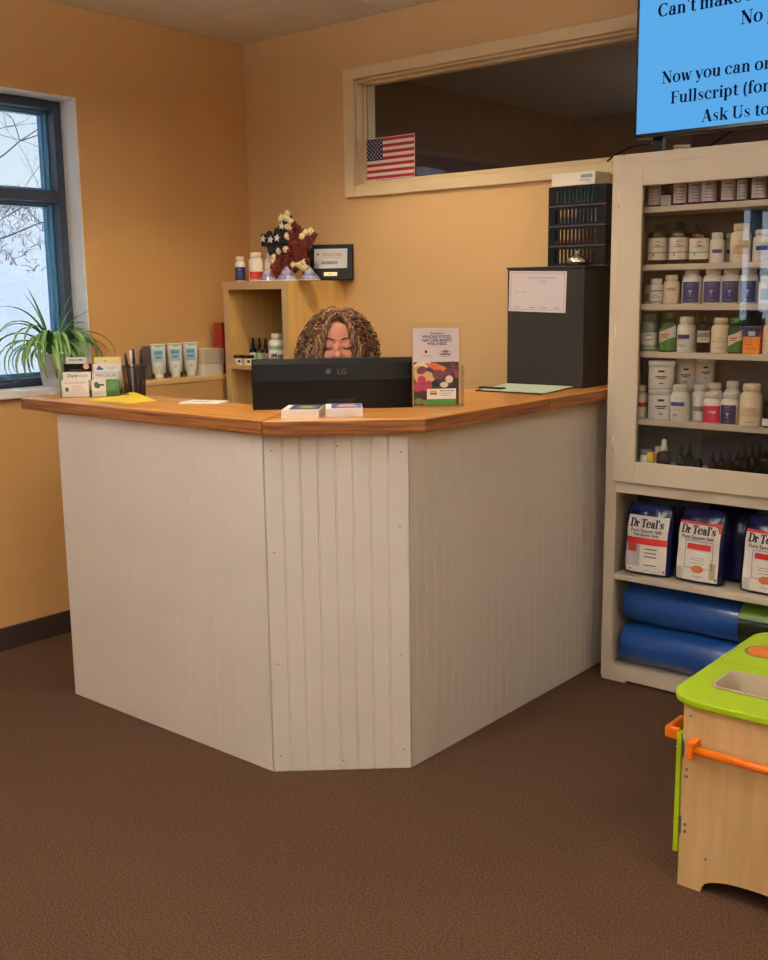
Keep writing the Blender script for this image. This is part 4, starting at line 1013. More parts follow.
# framed plaque
fp = thing('framed_plaque', 'black framed member plaque leaning on the wall on bookcase', 'plaque', (.607, -.088, BZ + .001), R(30))
fp.rotation_euler = (R(-9), 0, R(30))
b = MB(); w_, h_ = .100, .158
b.box(-w_, w_, -.006, .006, 0, h_).build('frame', M_BLK, fp, bevel=.003)
b = MB(); b.box(-.075, .075, -.0075, -.006, .052, .138); pc = b.build('certificate_card', mat('silver_card', (206, 208, 216), .5), fp)
text('lettering', 'ROCKFORD', .0165, mat('muted_red_ink', (168, 96, 84), .6), pc, (.008, -.0078, .106), bold=.0002)
text('lettering', 'MEMBER', .0175, mat('muted_blue_ink', (90, 100, 124), .6), pc, (-.004, -.0078, .070), bold=.0005, sx=1.15)
b = MB(); b.disc(-.058, .114, .006, .006, -.0078); b.sheet(-.03, .05, .099, .1005, -.0078).build('print', M_GREY, pc)
b = MB(); b.box(-.030, .030, -.0072, -.006, .018, .034); pl = b.build('brass_plate', M_BRASS, fp); text('lettering', '2020', .009, M_INK, pl, (0, -.0075, .0225))

# ================================================================== LEDGE ALONG THE WINDOW WALL
ldg = thing('low_wall_cabinet', 'low tan cabinet along the window wall behind the pen cup', 'cabinet', (.085, -.62, 0), 0)
b = MB(); b.box(-.084, .055, -.235, .34, .0, 1.035); b.build('cabinet_body', M_WALL, ldg)
MB().box(-.084, .060, -.240, .34, 1.035, 1.057).build('top_board', mat('ledge_top_paint', (226, 186, 128), .6), ldg, bevel=.003)
LZ = 1.0575
rnd = random.Random(2)
tubl = ['leftmost of the row', 'middle of the row', 'right of the row by the white carton']
for i, (y, dx) in enumerate(((-.655, .085), (-.565, .09), (-.480, .095))):
    t = thing('lotion_tube', 'squeeze tube with pale blue label, ' + tubl[i], 'tube', (dx, y, LZ), R(52), 'squeeze tubes on the ledge')
    b = MB(); n = 20; vs_ = []
    for (fz, rx, ry) in ((.022, .020, .019), (.028, .029, .020), (.07, .031, .016), (.115, .032, .009), (.148, .033, .002), (.155, .033, .0015)):
        for k in range(n): a_ = 2 * math.pi * k / n; vs_.append((rx * math.cos(a_), ry * math.sin(a_), fz))
    b.add(vs_, [(j * n + k, j * n + (k + 1) % n, (j + 1) * n + (k + 1) % n, (j + 1) * n + k) for j in range(5) for k in range(n)] + [[5 * n + k for k in range(n)]], True)
    o = b.build('tube_body', mat('tube_white', (214, 220, 214), .4), t)
    MB().lathe([(.019, 0), (.0195, .02), (.018, .0225)], 20).build('cap', M_WPL, t)
    lb = MB()
    def sl(z): return -.0205 + (z - .028) * (.0185 / .12) - .0007
    def patch(x0, x1, z0, z1, off=0): lb.add([(x0, sl(z0) - off + .004 * (abs(x0) / .03) ** 2, z0), ((x0 + x1) / 2, sl(z0) - off + .004 * (abs((x0 + x1) / 2) / .03) ** 2 , z0), (x1, sl(z0) - off + .004 * (abs(x1) / .03) ** 2, z0), (x1, sl(z1) - off + .0015 * (abs(x1) / .03) ** 2, z1), ((x0 + x1) / 2, sl(z1) - off, z1), (x0, sl(z1) - off + .0015 * (abs(x0) / .03) ** 2, z1)], [(0, 1, 4, 5), (1, 2, 3, 4)])
    lb.mi(0); patch(-.021, .021, .075, .128, .002); lb.mi(1); patch(-.016, .016, .108, .122, .0032); patch(-.013, .013, .090, .100, .0032); lb.mi(2); patch(-.006, .006, .046, .056, .0032); lb.mi(3); patch(-.031, .031, .138, .150, .0008)
    lb.build('label', [mat('tube_label_blue', (150, 186, 204), .5), mat('tube_text_blue', (86, 140, 170), .5), M_GOLD, M_LGRN], t)
    # dark blocks filling the gaps between the tubes
    bx2 = tag(MB().box(-.018, .018, -.018, .018, 0, .146).build('dark_block', mat('dark_bronze', (70, 58, 54), .4)), ['narrow dark block behind the leftmost squeeze tube', 'narrow dark block behind the middle squeeze tube', 'narrow dark block behind the right squeeze tube'][i], 'box', 'dark blocks behind the tubes')
    bx2.location = (.046, y - .035, LZ); bx2.rotation_euler = (0, 0, R(50))
    gt_ = MB(); gt_.ell((0, 0, .152), (.02, .008, .006), 10)
wb2 = thing('beige_carton', 'plain beige and white carton on the ledge left of bookcase', 'box', (.075, -.372, LZ), R(8))
MB().box(-.055, .045, -.062, .068, 0, .058).build('carton_body', M_WPL, wb2, bevel=.002)
MB().box(-.058, .048, -.065, .071, .052, .120).build('carton_lid', mat('beige_carton', (204, 190, 170), .6), wb2, bevel=.002)
rb = tag(MB().box(-.03, .03, -.045, .045, 0, .235).build('red_box', mat('dark_red_card', (150, 44, 30), .6), bevel=.002), 'tall dark red box behind the beige carton by the bookcase', 'box'); rb.location = (.140, -.226, .0)
rb.data.transform(Matrix.Translation((0, 0, 0)))
rb.location = (.065, -.252 + .01, LZ)

# ================================================================== SPIDER PLANTS
M_LEAF = mat('spider_leaf', (84, 136, 60), .45, vary=0, vscale=6, col2=(150, 186, 110)); M_LEAF2 = mat('dark_spider_leaf', (44, 84, 40), .45, vary=.2)
def spider_plant(name, loc, label, leaves, potm, pr_, ph, lm, seed, lw=.012):
    t = thing(name, label, 'plant', loc, 0); r2 = random.Random(seed)
    MB().lathe([(pr_ * .72, 0), (pr_ * .74, .004), (pr_ * .96, ph * .88), (pr_, ph * .9), (pr_, ph), (pr_ * .93, ph), (pr_ * .9, ph * .9), (0, ph * .88)], 32).build('pot', potm, t)
    for (az, ln, el, droop) in leaves:
        a = R(az); d = Vector((math.cos(a), math.sin(a), 0)); side = Vector((-math.sin(a), math.cos(a), 0)); p = Vector((d.x * .012, d.y * .012, ph * .9)); N = 14; vs_ = []; e = R(el)
        tw = r2.uniform(-.3, .3)
        for i in range(N + 1):
            u = i / N; w_ = lw * (math.sin(math.pi * min(1, u * .92 + .10)) ** .6) * (1 - u * .35) * .5 + .0006
            nrm = Vector((-math.sin(e) * d.x, -math.sin(e) * d.y, math.cos(e)))
            vs_ += [p - side * w_ + nrm * w_ * .5, p, p + side * w_ + nrm * w_ * .5]
            p = p + (d * math.cos(e) + Vector((0, 0, math.sin(e))) + side * tw * .15) * ln / N; e -= R(droop) / N * (1 + u * .8)
        fs_ = []
        for i in range(N): fs_ += [(3 * i, 3 * i + 1, 3 * i + 4, 3 * i + 3), (3 * i + 1, 3 * i + 2, 3 * i + 5, 3 * i + 4)]
        MB().add(vs_, fs_, True).build('leaf', lm, t)
    return t
rnd = random.Random(21)
lv = []
def clampaz(az): return az
for k in range(40):
    az = rnd.uniform(-100, 95) if k % 3 else rnd.choice([rnd.uniform(-110, -60), rnd.uniform(60, 100)])
    el = rnd.uniform(50, 86); dr = rnd.uniform(90, 165); lv.append((az, rnd.uniform(.20, .36), el, dr))
lv += [(-88, .36, 80, 70), (-75, .38, 72, 95), (-100, .28, 84, 25), (82, .24, 82, 30), (70, .26, 78, 50), (-40, .42, 70, 150), (0, .40, 70, 165), (20, .36, 75, 160), (88, .32, 68, 110), (-33, .30, 55, 175), (-45, .34, 60, 170), (-20, .32, 62, 160), (-60, .40, 66, 165), (-5, .30, 50, 170), (10, .28, 58, 160), (-85, .30, 83, 18), (60, .30, 84, 22), (-32, .47, 48, 140)]
spider_plant('spider_plant', (-.050, -1.095, 1.0555), 'green spider plant in white pot on the sill left of the counter', lv, mat('white_glazed_pot', (214, 214, 218), .35), .068, .135, M_LEAF, 3, .021)
lv2 = [(rnd.uniform(0, 360), rnd.uniform(.12, .24), rnd.uniform(55, 80), rnd.uniform(60, 140)) for k in range(16)]
spider_plant('spider_plant', (-.03, -7.15, 1.0555), 'small dark spider plant in a black pot, mirrored in the cabinet glass', lv2, M_BLK, .075, .13, M_LEAF2, 4, .010)

# ================================================================== WHITE CABINET
cab = thing('display_cabinet', 'tall cream-white supplement cabinet with glass door and open lower shelves', 'cabinet', (2.066, 0, 0), 0)
CW = .95; CY = -.2373; CH = 1.873
def cb_(name, x0, x1, y0, y1, z0, z1, m=None, par=None, bev=.0015): return MB().box(x0, x1, y0, y1, z0, z1).build(name, m or M_CAB, par or cab, bevel=bev)
cb_('side_panel', 0, .018, CY + .018, -.014, .012, CH - .012)
cb_('side_panel', CW - .018, CW, CY + .018, -.014, .012, CH - .012)
cb_('back_panel', .018, CW - .018, -.02, -.014, .012, CH - .012, M_CABIN)
cb_('top_panel', 0, CW, CY + .018, -.014, CH - .012, CH)
b = MB()
b.box(0, .043, CY, CY + .018, .012, CH).box(CW - .043, CW, CY, CY + .018, .012, CH)
b.box(.043, CW - .043, CY, CY + .018, 1.80, CH).box(.043, CW - .043, CY, CY + .018, .709, .80).box(.043, CW - .043, CY, CY + .018, .012, .063)
b.build('face_frame', M_CAB, cab, bevel=.0015)
cb_('bottom_shelf', .018, CW - .018, CY + .018, -.02, .030, .048)
SH = [(.388, .409, CY + .001), (.785, .800, CY + .02)] + [(z - .0195, z, CY + .020) for z in (.975, 1.21, 1.372, 1.505, 1.697)]
for z0, z1, yf in SH: cb_('shelf', .018 if yf > CY + .01 else .0435, (CW - .018) if yf > CY + .01 else CW - .0435, yf, -.02, z0, z1)
for x0 in (.0, CW - .1): cb_('foot', x0 + .002, x0 + .098, CY + .004, -.03, 0, .012)
# door
dx0, dx1, dz0, dz1 = 2.102 - 2.066, 2.98 - 2.066, .751, 1.839; ox0_, ox1_, oz0_, oz1_ = 2.186 - 2.066, 2.895 - 2.066, .828, 1.764
b = MB(); y0_, y1_ = CY - .016, CY - .001
b.box(dx0, ox0_, y0_, y1_, dz0, dz1).box(ox1_, dx1, y0_, y1_, dz0, dz1).box(ox0_, ox1_, y0_, y1_, dz0, oz0_).box(ox0_, ox1_, y0_, y1_, oz1_, dz1)
door = b.build('door', M_CAB, cab, bevel=.002)
MB().box(ox0_ - .002, ox1_ + .002, y1_ - .006, y1_ - .003, oz0_ - .002, oz1_ + .002).build('glass_pane', M_DOORGLASS, door)
for z in (1.70, 1.25, .86): MB().tube([(dx0 - .002, y0_ + .003, z), (dx0 - .002, y0_ + .003, z + .055)], .005, 8).build('hinge', mat('hinge_ivory', (232, 222, 204), .35), door)
MB().ell((dx1 - .03, y0_ - .012, 1.2), (.012, .012, .012), 14).build('knob', M_STEEL, door)

# bottles -------------------------------------------------------------
r3 = random.Random(31)
PB = pill_bottle
NVY = [(.06, .92, M_NAVY)]
Z1, Z2, Z3, Z4, Z5, Z6 = 1.697, 1.505, 1.372, 1.21, .975, .800
YS = -.165
ordn = ['leftmost', 'second', 'third', 'fourth', 'fifth', 'sixth', 'seventh', 'eighth', 'ninth']
# top shelf: amber bottles with pale labels
GA = 'amber bottles on the top shelf of the white cabinet'
for k, (x, w, h) in enumerate(((2.189, .042, .12), (2.231, .035, .060), (2.280, .045, .115), (2.334, .045, .12), (2.382, .050, .12), (2.447, .047, .115), (2.493, .033, .11), (2.548, .046, .12), (2.600, .044, .12))):
    PB((x, YS, Z1), h, w / 2, 'amber bottle on the top cabinet shelf, ' + ordn[k] + ' from the left' + (', the short one' if k == 1 else ''), [(.10, .94, M_LAV)], ((.75, -30, 30, .05), (.6, -34, 34, .03), (.48, -34, 34, .03), (.36, -30, 34, .03), (.24, -34, 28, .03)), body=M_AMBER, cap=M_BLK, group=GA)
# second shelf
def swirl(t, r, bh):
    b = MB(); n = 14; rr = r + .0020; z = bh * .60
    for i in range(n):
        a0 = 20 + 300 * i / n; a1 = 20 + 300 * (i + 1) / n; q = lambda a: (math.degrees(.0085 * math.cos(R(a)) / r), z + .0065 * math.sin(R(a)))
        (u0, w0), (u1, w1) = q(a0), q(a1); th = .0012 + .0016 * math.sin(math.pi * i / n)
        P_ = lambda u, w_: (rr * math.sin(R(u)), -rr * math.cos(R(u)), w_)
        b.add([P_(u0, w0 - th / 2), P_(u1, w1 - th / 2), P_(u1, w1 + th / 2), P_(u0, w0 + th / 2)], [(0, 1, 2, 3)])
    b.build('logo_swirl', M_INK, t)
for k, (x, w, h, lf, bod) in enumerate(((2.208, .070, .142, 'leftmost of the three', M_AMBER), (2.284, .070, .140, 'middle of the three', M_AMBER), (2.355, .066, .131, 'rightmost, brown liquid showing', M_AMBER2))):
    PB((x, YS, Z2), h, w / 2, 'dark glass bottle with swirl logo on cream label, ' + lf, [(.16, .93, mat('swirl_label_cream', (236, 226, 206), .6)), (.40, .43, mat('label_green_line', (80, 130, 110), .6))], ((.60, -30, 30, .03), (.3, -30, -20, .08)), body=bod, cap=M_BLKGL, capr=.36, caph=.17, group='swirl-label bottles on the second shelf', logo=swirl)
PB((2.417, YS, Z2), .100, .0235, 'small white bottle with purple patch right of the swirl-label bottles', [(.48, .66, M_PURP)], (), a=40)
PB((2.432, -.085, Z2), .100, .022, 'white bottle half hidden behind the purple-patch bottle, second shelf', [(.48, .66, M_PURP)], (), a=40)
PB((2.497, YS, Z2), .125, .033, 'large cream bottle with orange stripe on the second shelf', [(.62, .65, M_ORG), (.30, .58, mat('tan_print', (214, 180, 146), .6))], ((.58, -30, 30, .015), (.2, -30, -10, .02)), body=M_CREAMPL, a=50)
PB((2.565, YS, Z2), .103, .027, 'white bottle with blue patch behind the reflection, second shelf', [(.52, .72, M_BLUE)], ((.4, -25, 25, .02),), a=40)
PB((2.628, YS, Z2), .105, .026, 'white bottle at the frame edge of the second shelf', [(.5, .7, M_GREY)], (), a=40)
# third shelf
PB((2.150, -.10, Z3), .068, .018, 'small grey-white bottle tucked behind door frame, third shelf', [(.2, .8, M_GREY)], ())
PB((2.205, YS, Z3), .087, .0245, 'small white bottle with purple lines at the left of third shelf', [(.12, .16, M_PURP), (.74, .80, M_PURP)], ((.5, -20, 10, .05), (.38, -30, 30, .03)), a=60)
PB((2.261, YS, Z3), .099, .0275, 'plain cream bottle with grey lettering on the third shelf', None, (), body=M_CREAMPL, logo=lambda t, r, bh: text('lettering', 'vital', .018, M_GREY, t, (0, -r - .001, bh * .56), bold=.0003))
PB((2.287, -.095, Z3), .098, .021, 'cream bottle behind the lettered cream one on the third shelf', None, (), body=M_CREAMPL)
def emblem(t, r, bh):
    b = MB(); b.add([(-.007, -r - .0016, bh * .48), (0, -r - .0017, bh * .36), (.007, -r - .0016, bh * .48), (0, -r - .0017, bh * .45)], [(0, 1, 2, 3)]); b.sheet(-.0008, .0008, bh * .25, bh * .38, -r - .0017); b.build('emblem', M_LAV, t)
for x, lab in ((2.335, 'first from the left'), (2.408, 'second from the left'), (2.470, 'third from the left'), (2.530, 'fourth, partly under the reflection')):
    PB((x, YS, Z3), .119, .0325 if x < 2.5 else .030, 'white bottle with navy label on the third shelf, ' + lab, NVY, ((.80, -22, 22, .04), (.70, -26, 26, .025), (.14, -18, 18, .035)), a=52, group='navy-label bottles on the third shelf', logo=emblem, rz=R(14))
PB((2.588, YS, Z3), .090, .026, 'pale bottle in the window reflection at right of third shelf', [(.2, .8, M_SKYP)], (), a=45)
# fourth shelf
GRB = mat('green_glass', (54, 96, 60), .15)
PB((2.184, YS, Z4), .130, .029, 'greenish clear bottle with white label, leftmost on the fourth shelf', [(.10, .74, M_PAPER), (.12, .26, M_LGRN)], ((.62, -20, 20, .04), (.45, -26, 26, .03)), body=mat('frosted_green', (130, 144, 124), .3), cap=mat('grey_green_cap', (120, 128, 116), .4))
def wave(t, r, bh):
    b = MB(); rr = r + .0014; v = []; n = 12
    for i in range(n + 1):
        u = -60 + 115 * i / n; lo = bh * (.34 + .10 * math.sin(R(u * 1.6 + 20))); hi = bh * (.60 + .22 * (i / n) ** 1.5)
        v += [(rr * math.sin(R(u)), -rr * math.cos(R(u)), lo), (rr * math.sin(R(u)), -rr * math.cos(R(u)), hi)]
    b.add(v, [(2 * i, 2 * i + 2, 2 * i + 3, 2 * i + 1) for i in range(n)], True); b.build('label_wave', mat('wave_label', (220, 206, 200), .6), t)
    b = MB(); b.arc(r + .002, bh * .50, bh * .54, -35, 12).arc(r + .002, bh * .43, bh * .46, -35, 5).build('label_print', M_RED, t)
PB((2.256, YS, Z4), .137, .0325, 'large green bottle with wavy pink-white label on the fourth shelf', [(.06, .86, M_GRN)], (), body=M_DGRN, cap=M_DGRN, logo=wave, rz=R(15))
PB((2.321, YS, Z4), .120, .031, 'white bottle with navy patch between green and amber bottles', [(.56, .74, M_NAVY)], ((.5, -40, 10, .02), (.3, -25, 20, .02), (.24, -25, 20, .02)), a=42, rz=R(0))
PB((2.382, YS, Z4), .127, .026, 'dark amber bottle with cream label on the fourth shelf', [(.40, .86, mat('amber_cream_label', (206, 190, 160), .6)), (.60, .78, M_GREY)], ((.5, -25, 25, .03),), body=M_AMBER, cap=M_BLKGL, capr=.5, a=50)
PB((2.441, YS, Z4), .118, .030, 'white bottle with yellow stripes right of the dark amber bottle', [(.52, .54, M_GOLD), (.46, .485, M_GOLD)], ((.62, -20, 20, .02), (.2, -30, 20, .02)), a=75, body=M_CREAMPL)
PB((2.494, YS, Z4), .118, .0255, 'smaller green bottle with wavy label left of the orange box', [(.06, .72, M_GRN)], (), body=M_DGRN, cap=mat('bright_green_cap', (50, 130, 60), .4), logo=wave, rz=R(15))
ob = thing('supplement_box', 'orange box with navy top band on the fourth shelf', 'box', (2.552, YS, Z4), R(4))
MB().box(-.027, .027, -.02, .03, 0, .088).build('carton_body', M_ORG, ob, bevel=.001)
b = MB(); b.sheet(-.027, .027, .056, .088, -.0204).mi(1).sheet(-.010, .012, .060, .074, -.0206).mi(2).sheet(-.018, .004, .030, .032, -.0204).sheet(-.018, .018, .016, .018, -.0204).sheet(-.002, .0, .034, .050, -.0204).build('carton_print', [M_NAVY, M_LAV, mat('dark_orange', (176, 80, 20), .6)], ob)
PB((2.612, YS, Z4), .118, .027, 'cream bottle beside the orange box at the frame edge', [(.56, .58, M_GOLD)], ((.4, -30, 20, .02),), body=M_CREAMPL, a=75)
# fifth shelf
tub((2.238, YS, Z5), .108, .0465, 'lower wide white tub of the stack at the left of fifth shelf')
tub((2.236, YS, Z5 + .1085), .094, .0465, 'upper wide white tub stacked on another, fifth shelf')
tub((2.285, -.075, Z5), .107, .038, 'white tub behind the stack, lower of the second pair'); tub((2.285, -.075, Z5 + .1075), .10, .038, 'white tub behind the stack, upper of the second pair')
tub((2.350, -.060, Z5), .125, .036, 'tall white tub at the back of the fifth shelf'); tub((2.350, -.060, Z5 + .1255), .084, .034, 'topmost white tub at the back right of the stacks')
PB((2.163, -.165, Z5), .115, .020, 'slim cream bottle with brown mark hidden behind the door frame', [(.5, .7, M_RED)], (), body=M_CREAMPL)
PB((2.318, -.190, Z5), .125, .0325, 'white bottle with blue patch in front of the tubs, fifth shelf', [(.64, .80, M_BLUE)], ((.5, -10, 25, .02), (.3, -20, 10, .02), (.24, -22, 8, .025)), a=46, rz=R(4))
PB((2.365, -.135, Z5), .125, .029, 'white bottle just behind the blue-patch bottle on fifth shelf', [(.40, .60, M_GREY)], (), a=40)
PB((2.405, -.105, Z5), .130, .026, 'white bottle with navy patch standing farther back on fifth shelf', [(.50, .66, M_NAVY)], (), a=40)
PB((2.455, -.075, Z5), .135, .027, 'plain white bottle farthest back in the middle of fifth shelf', None, ())
def mg(t, r, bh): text('lettering', 'vital', .015, M_PAPER, t, (.0, -r - .0016, bh * .42), bold=.0003)
PB((2.432, -.190, Z5), .105, .029, 'small bottle with magenta label on the fifth shelf', [(.06, .86, M_MAG)], ((.3, -22, 22, .03),), a=88, logo=mg)
PB((2.468, -.115, Z5), .105, .027, 'plain white bottle behind the magenta-label bottle', None, ())
PB((2.494, -.190, Z5), .108, .030, 'white bottle with navy label beside the magenta one', NVY, ((.80, -22, 22, .04), (.70, -26, 26, .025), (.14, -18, 18, .035)), a=55, logo=emblem, rz=R(8))
PB((2.530, -.110, Z5), .108, .027, 'plain white bottle behind the large cream bottle', None, ())
PB((2.565, -.190, Z5), .140, .036, 'large cream bottle with gold stripe on the fifth shelf', [(.64, .67, M_GOLD), (.36, .60, mat('tan_print2', (222, 192, 158), .6))], ((.60, -30, 30, .015), (.16, -30, 10, .02)), body=M_CREAMPL, a=60)
PB((2.628, -.190, Z5), .088, .0235, 'dark amber bottle with white label at the fifth shelf frame edge', [(.1, .5, M_PAPER)], (), body=M_AMBER, cap=M_BLK)
# bottom compartment of the door
t = thing('small_jar', 'small white jar in the left corner of the lowest glass compartment', 'jar', (2.196, -.190, Z6), R(20))
MB().lathe([(.018, 0), (.019, .003), (.019, .048)], 20).build('jar_body', M_PAPER, t); MB().lathe([(.0195, .048), (.0195, .064), (.018, .065)], 20).build('lid', M_GREY, t)
t = thing('small_jar', 'small grey jar behind the yellow box', 'jar', (2.225, -.130, Z6), R(20))
MB().lathe([(.018, 0), (.019, .003), (.019, .048)], 20).build('jar_body', M_GREY, t); MB().lathe([(.0195, .048), (.0195, .070), (.018, .071)], 20).build('lid', M_WPL, t)
yb = thing('supplement_box', 'small yellow box in the lowest glass compartment', 'box', (2.222, -.192, Z6), R(-18))
MB().box(-.019, .019, -.016, .016, 0, .057).build('carton_body', M_YEL, yb, bevel=.001); MB().sheet(-.010, .010, .026, .032, -.0163).build('carton_print', M_GOLD, yb)
dropper((2.266, -.192, Z6), .108, .0245, 'dark dropper bottle with white bulb beside the yellow box', M_WPL, None)
for k, (x, y, h, q) in enumerate(((2.330, -.195, .092, 'first of the small ones, right of the white-bulb bottle'), (2.338, -.140, .095, 'just behind the first small one'), (2.394, -.195, .080, 'standing alone left of the row'), (2.446, -.195, .076, 'first in the row at the right'), (2.475, -.195, .085, 'second in the row at the right'))):
    dropper((x, y, Z6), h, .0155, 'small dark dropper bottle, ' + q, None, None, 'small dark dropper bottles')
nm = ['front', 'middle', 'back']
for i, x in enumerate((2.503, 2.530, 2.555)):
    for j, y in enumerate((-.195, -.150, -.105)):
        dropper((x + .008 * j, y, Z6), .092 + .006 * i + .003 * j, .0128, 'dark dropper bottle in the dense cluster, ' + nm[j] + ' row, ' + ['left', 'middle', 'right'][i], None, None, 'small dark dropper bottles')
PB((2.626, -.185, Z6), .098, .030, 'round dark glass bottle with white label at the right edge', [(.06, .28, M_PAPER)], (), body=M_AMBER, cap=M_BLK, capr=.5, group='dropper bottles')

# bath salt bags -------------------------------------------------------
M_BAG = mat('navy_bag_film', (17, 19, 62), .22, vary=.1, bump=.15, bscale=30)
def bag(loc, rz, lab, tiltx=0, front=0, h=.255, w=.086):
    t = thing('bath_salt_bag', lab, 'bag', loc, rz, 'bath salt bags on the lower shelf'); t.rotation_euler = (R(tiltx), 0, rz)
    NXb, NZ = 12, 14; b = MB(); vs_ = []; d = .042
    def prof(u, v):          # u across -1..1, v height 0..1
        th = d * (1 - abs(u) ** 4 * .55) * (1 - max(0, (v - .60) / .40) ** 1.6 * .88) * (1 - max(0, (.10 - v) / .10) ** 2 * .2)
        return th
    ww = lambda v: w * (1 - .06 * max(0, (v - .7) / .3) + .03 * math.sin(math.pi * v))
    for sgn in (-1, 1):
        for j in range(NZ + 1):
            for i in range(NXb + 1):
                u = -1 + 2 * i / NXb; v = j / NZ
                wr = .0018 * math.sin(9 * u + 13 * v) * (1 if v > .05 else 0)
                vs_.append((ww(v) * u, sgn * (prof(u, v) + wr), h * v))
    k = (NXb + 1) * (NZ + 1); f_ = []
    for s_ in range(2):
        for j in range(NZ):
            for i in range(NXb):
                a_ = s_ * k + j * (NXb + 1) + i; q = (a_, a_ + 1, a_ + NXb + 2, a_ + NXb + 1); f_.append(q if s_ == 0 else q[::-1])
    for j in range(NZ):
        a_ = j * (NXb + 1); f_.append((a_, a_ + NXb + 1, k + a_ + NXb + 1, k + a_)); a_ += NXb; f_.append((a_ + NXb + 1, a_, k + a_, k + a_ + NXb + 1))
    for i in range(NXb):
        f_.append((i, k + i, k + i + 1, i + 1)); a_ = NZ * (NXb + 1) + i; f_.append((a_, a_ + 1, k + a_ + 1, k + a_))
    b.add(vs_, f_, True); b.build('bag_film', M_BAG, t)
    def onb(x, z, off=.0012):
        v = z / h; u = max(-1, min(1, x / ww(v))); return (x, -(prof(u, v) + .0018 * math.sin(9 * u + 13 * v)) - off, z)
    def wrap(o, off):
        for vv in o.data.vertices: vv.co = onb(vv.co.x, vv.co.z, off)
        return o
    def patch(name, x0, x1, z0, z1, m_, off, par, nx=10, nz=12, shape=None):
        b = MB(); v_ = []
        for j in range(nz + 1):
            for i in range(nx + 1):
                x = x0 + (x1 - x0) * i / nx; z = z0 + (z1 - z0) * j / nz; v_.append(onb(x, z, off))
        b.add(v_, [(j * (nx + 1) + i, j * (nx + 1) + i + 1, (j + 1) * (nx + 1) + i + 1, (j + 1) * (nx + 1) + i) for j in range(nz) for i in range(nx)], True)
        return b.build(name, m_, par)
    if front == 2: return t
    lb = patch('label', -.076, .076, .008, .212, M_PAPER, .0012, t)
    if front == 0:
        patch('label_band', -.076, .076, .110, .134, M_RED, .0032, t)
        patch('picture', -.076, -.018, .03, .108, mat('white_towel_print', (196, 190, 196), .6), .0032, t)
        patch('picture', -.066, -.030, .082, .110, mat('terracotta_print', (170, 70, 50), .6), .0038, t)
        for z in (.094, .080, .066, .036): patch('label_print', .0, .045, z, z + .0032, M_INK, .0038, t, 6, 1)
        zt = .172
    else:
        patch('label_band', -.076, .076, .204, .213, M_RED, .0032, t)
        b = MB(); c = [(.034, .212), (.076, .212), (.076, .178)]; b.add([onb(*q, .0034) for q in c], [(0, 1, 2)]); b.build('label_corner', M_RED, t)
        patch('label_band', -.034, .050, .118, .138, M_RED, .0032, t)
        for (a0, a1, c0, c1) in ((-.042, .058, .146, .1475), (-.042, .058, .052, .0535), (-.042, -.0405, .052, .1475), (.0565, .058, .052, .1475)): patch('label_frame', a0, a1, c0, c1, M_NAVY, .0032, t, 8, 8)
        patch('picture', .050, .069, .020, .075, mat('beige_stone_print', (196, 180, 160), .6), .0030, t)
        patch('picture', -.069, -.045, .012, .05, mat('grey_stone_print', (200, 196, 200), .6), .0030, t)
        b = MB(); v_ = [onb(.008 + .022 * math.cos(math.pi * i / 8), .050 + .014 * math.sin(math.pi * i / 8) * (1 if i % 2 else .86), .0040) for i in range(16)]; b.add(v_, [list(range(16))]); b.build('seal', mat('copper_seal', (196, 110, 70), .5), t)
        for z in (.088, .080, .070): patch('label_print', -.02, .030, z, z + .0016, M_GREY, .0036, t, 6, 1)
        patch('label_print', -.01, .030, .024, .0256, M_GREY, .0036, t, 6, 1)
        zt = .172
    o = serif('brand_lettering', "Dr Teal's", .040, M_INK, t, (0, 0, 0), (0, 0, 0), 'CENTER', .80, wt=.0009); o.rotation_euler = (0, 0, 0)
    for vv in o.data.vertices: vv.co = (vv.co.x, 0, vv.co.y + zt)
    wrap(o, .0042)
    for s_, z, sz in (('Pure Epsom Salt', zt - .018, .0178), ('Therapeutic Soak', zt - .031, .0135)):
        if front == 1 and s_[0] == 'T': continue
        o = text('lettering', s_, sz, M_INK, t, bold=.0003); o.rotation_euler = (0, 0, 0); me = o.data
        for vv in me.vertices: vv.co = (vv.co.x, 0, vv.co.y + z)
        wrap(o, .0042)
    # tear strip at the top
    patch('top_seal', -.070, .070, h * .90, h * .995, mat('bag_top_seal', (40, 42, 110), .25), .0015, t, 8, 2)
    return t
SF = .4095
bag((2.212, -.172, SF + .001), R(2), 'bath salt bag with red band at the left of the lower shelf', -5, 0, .256)
bag((2.402, -.162, SF + .001), R(-2), 'bath salt bag with copper seal in the middle of lower shelf', -5, 1, .258)
bag((2.640, -.165, SF + .001), R(-2), 'bath salt bag with copper seal at the right of lower shelf', -5, 1, .258)
bag((2.470, -.070, SF + .001), R(0), 'dark blue bath salt bag standing behind the middle one', -3, 2, .262)

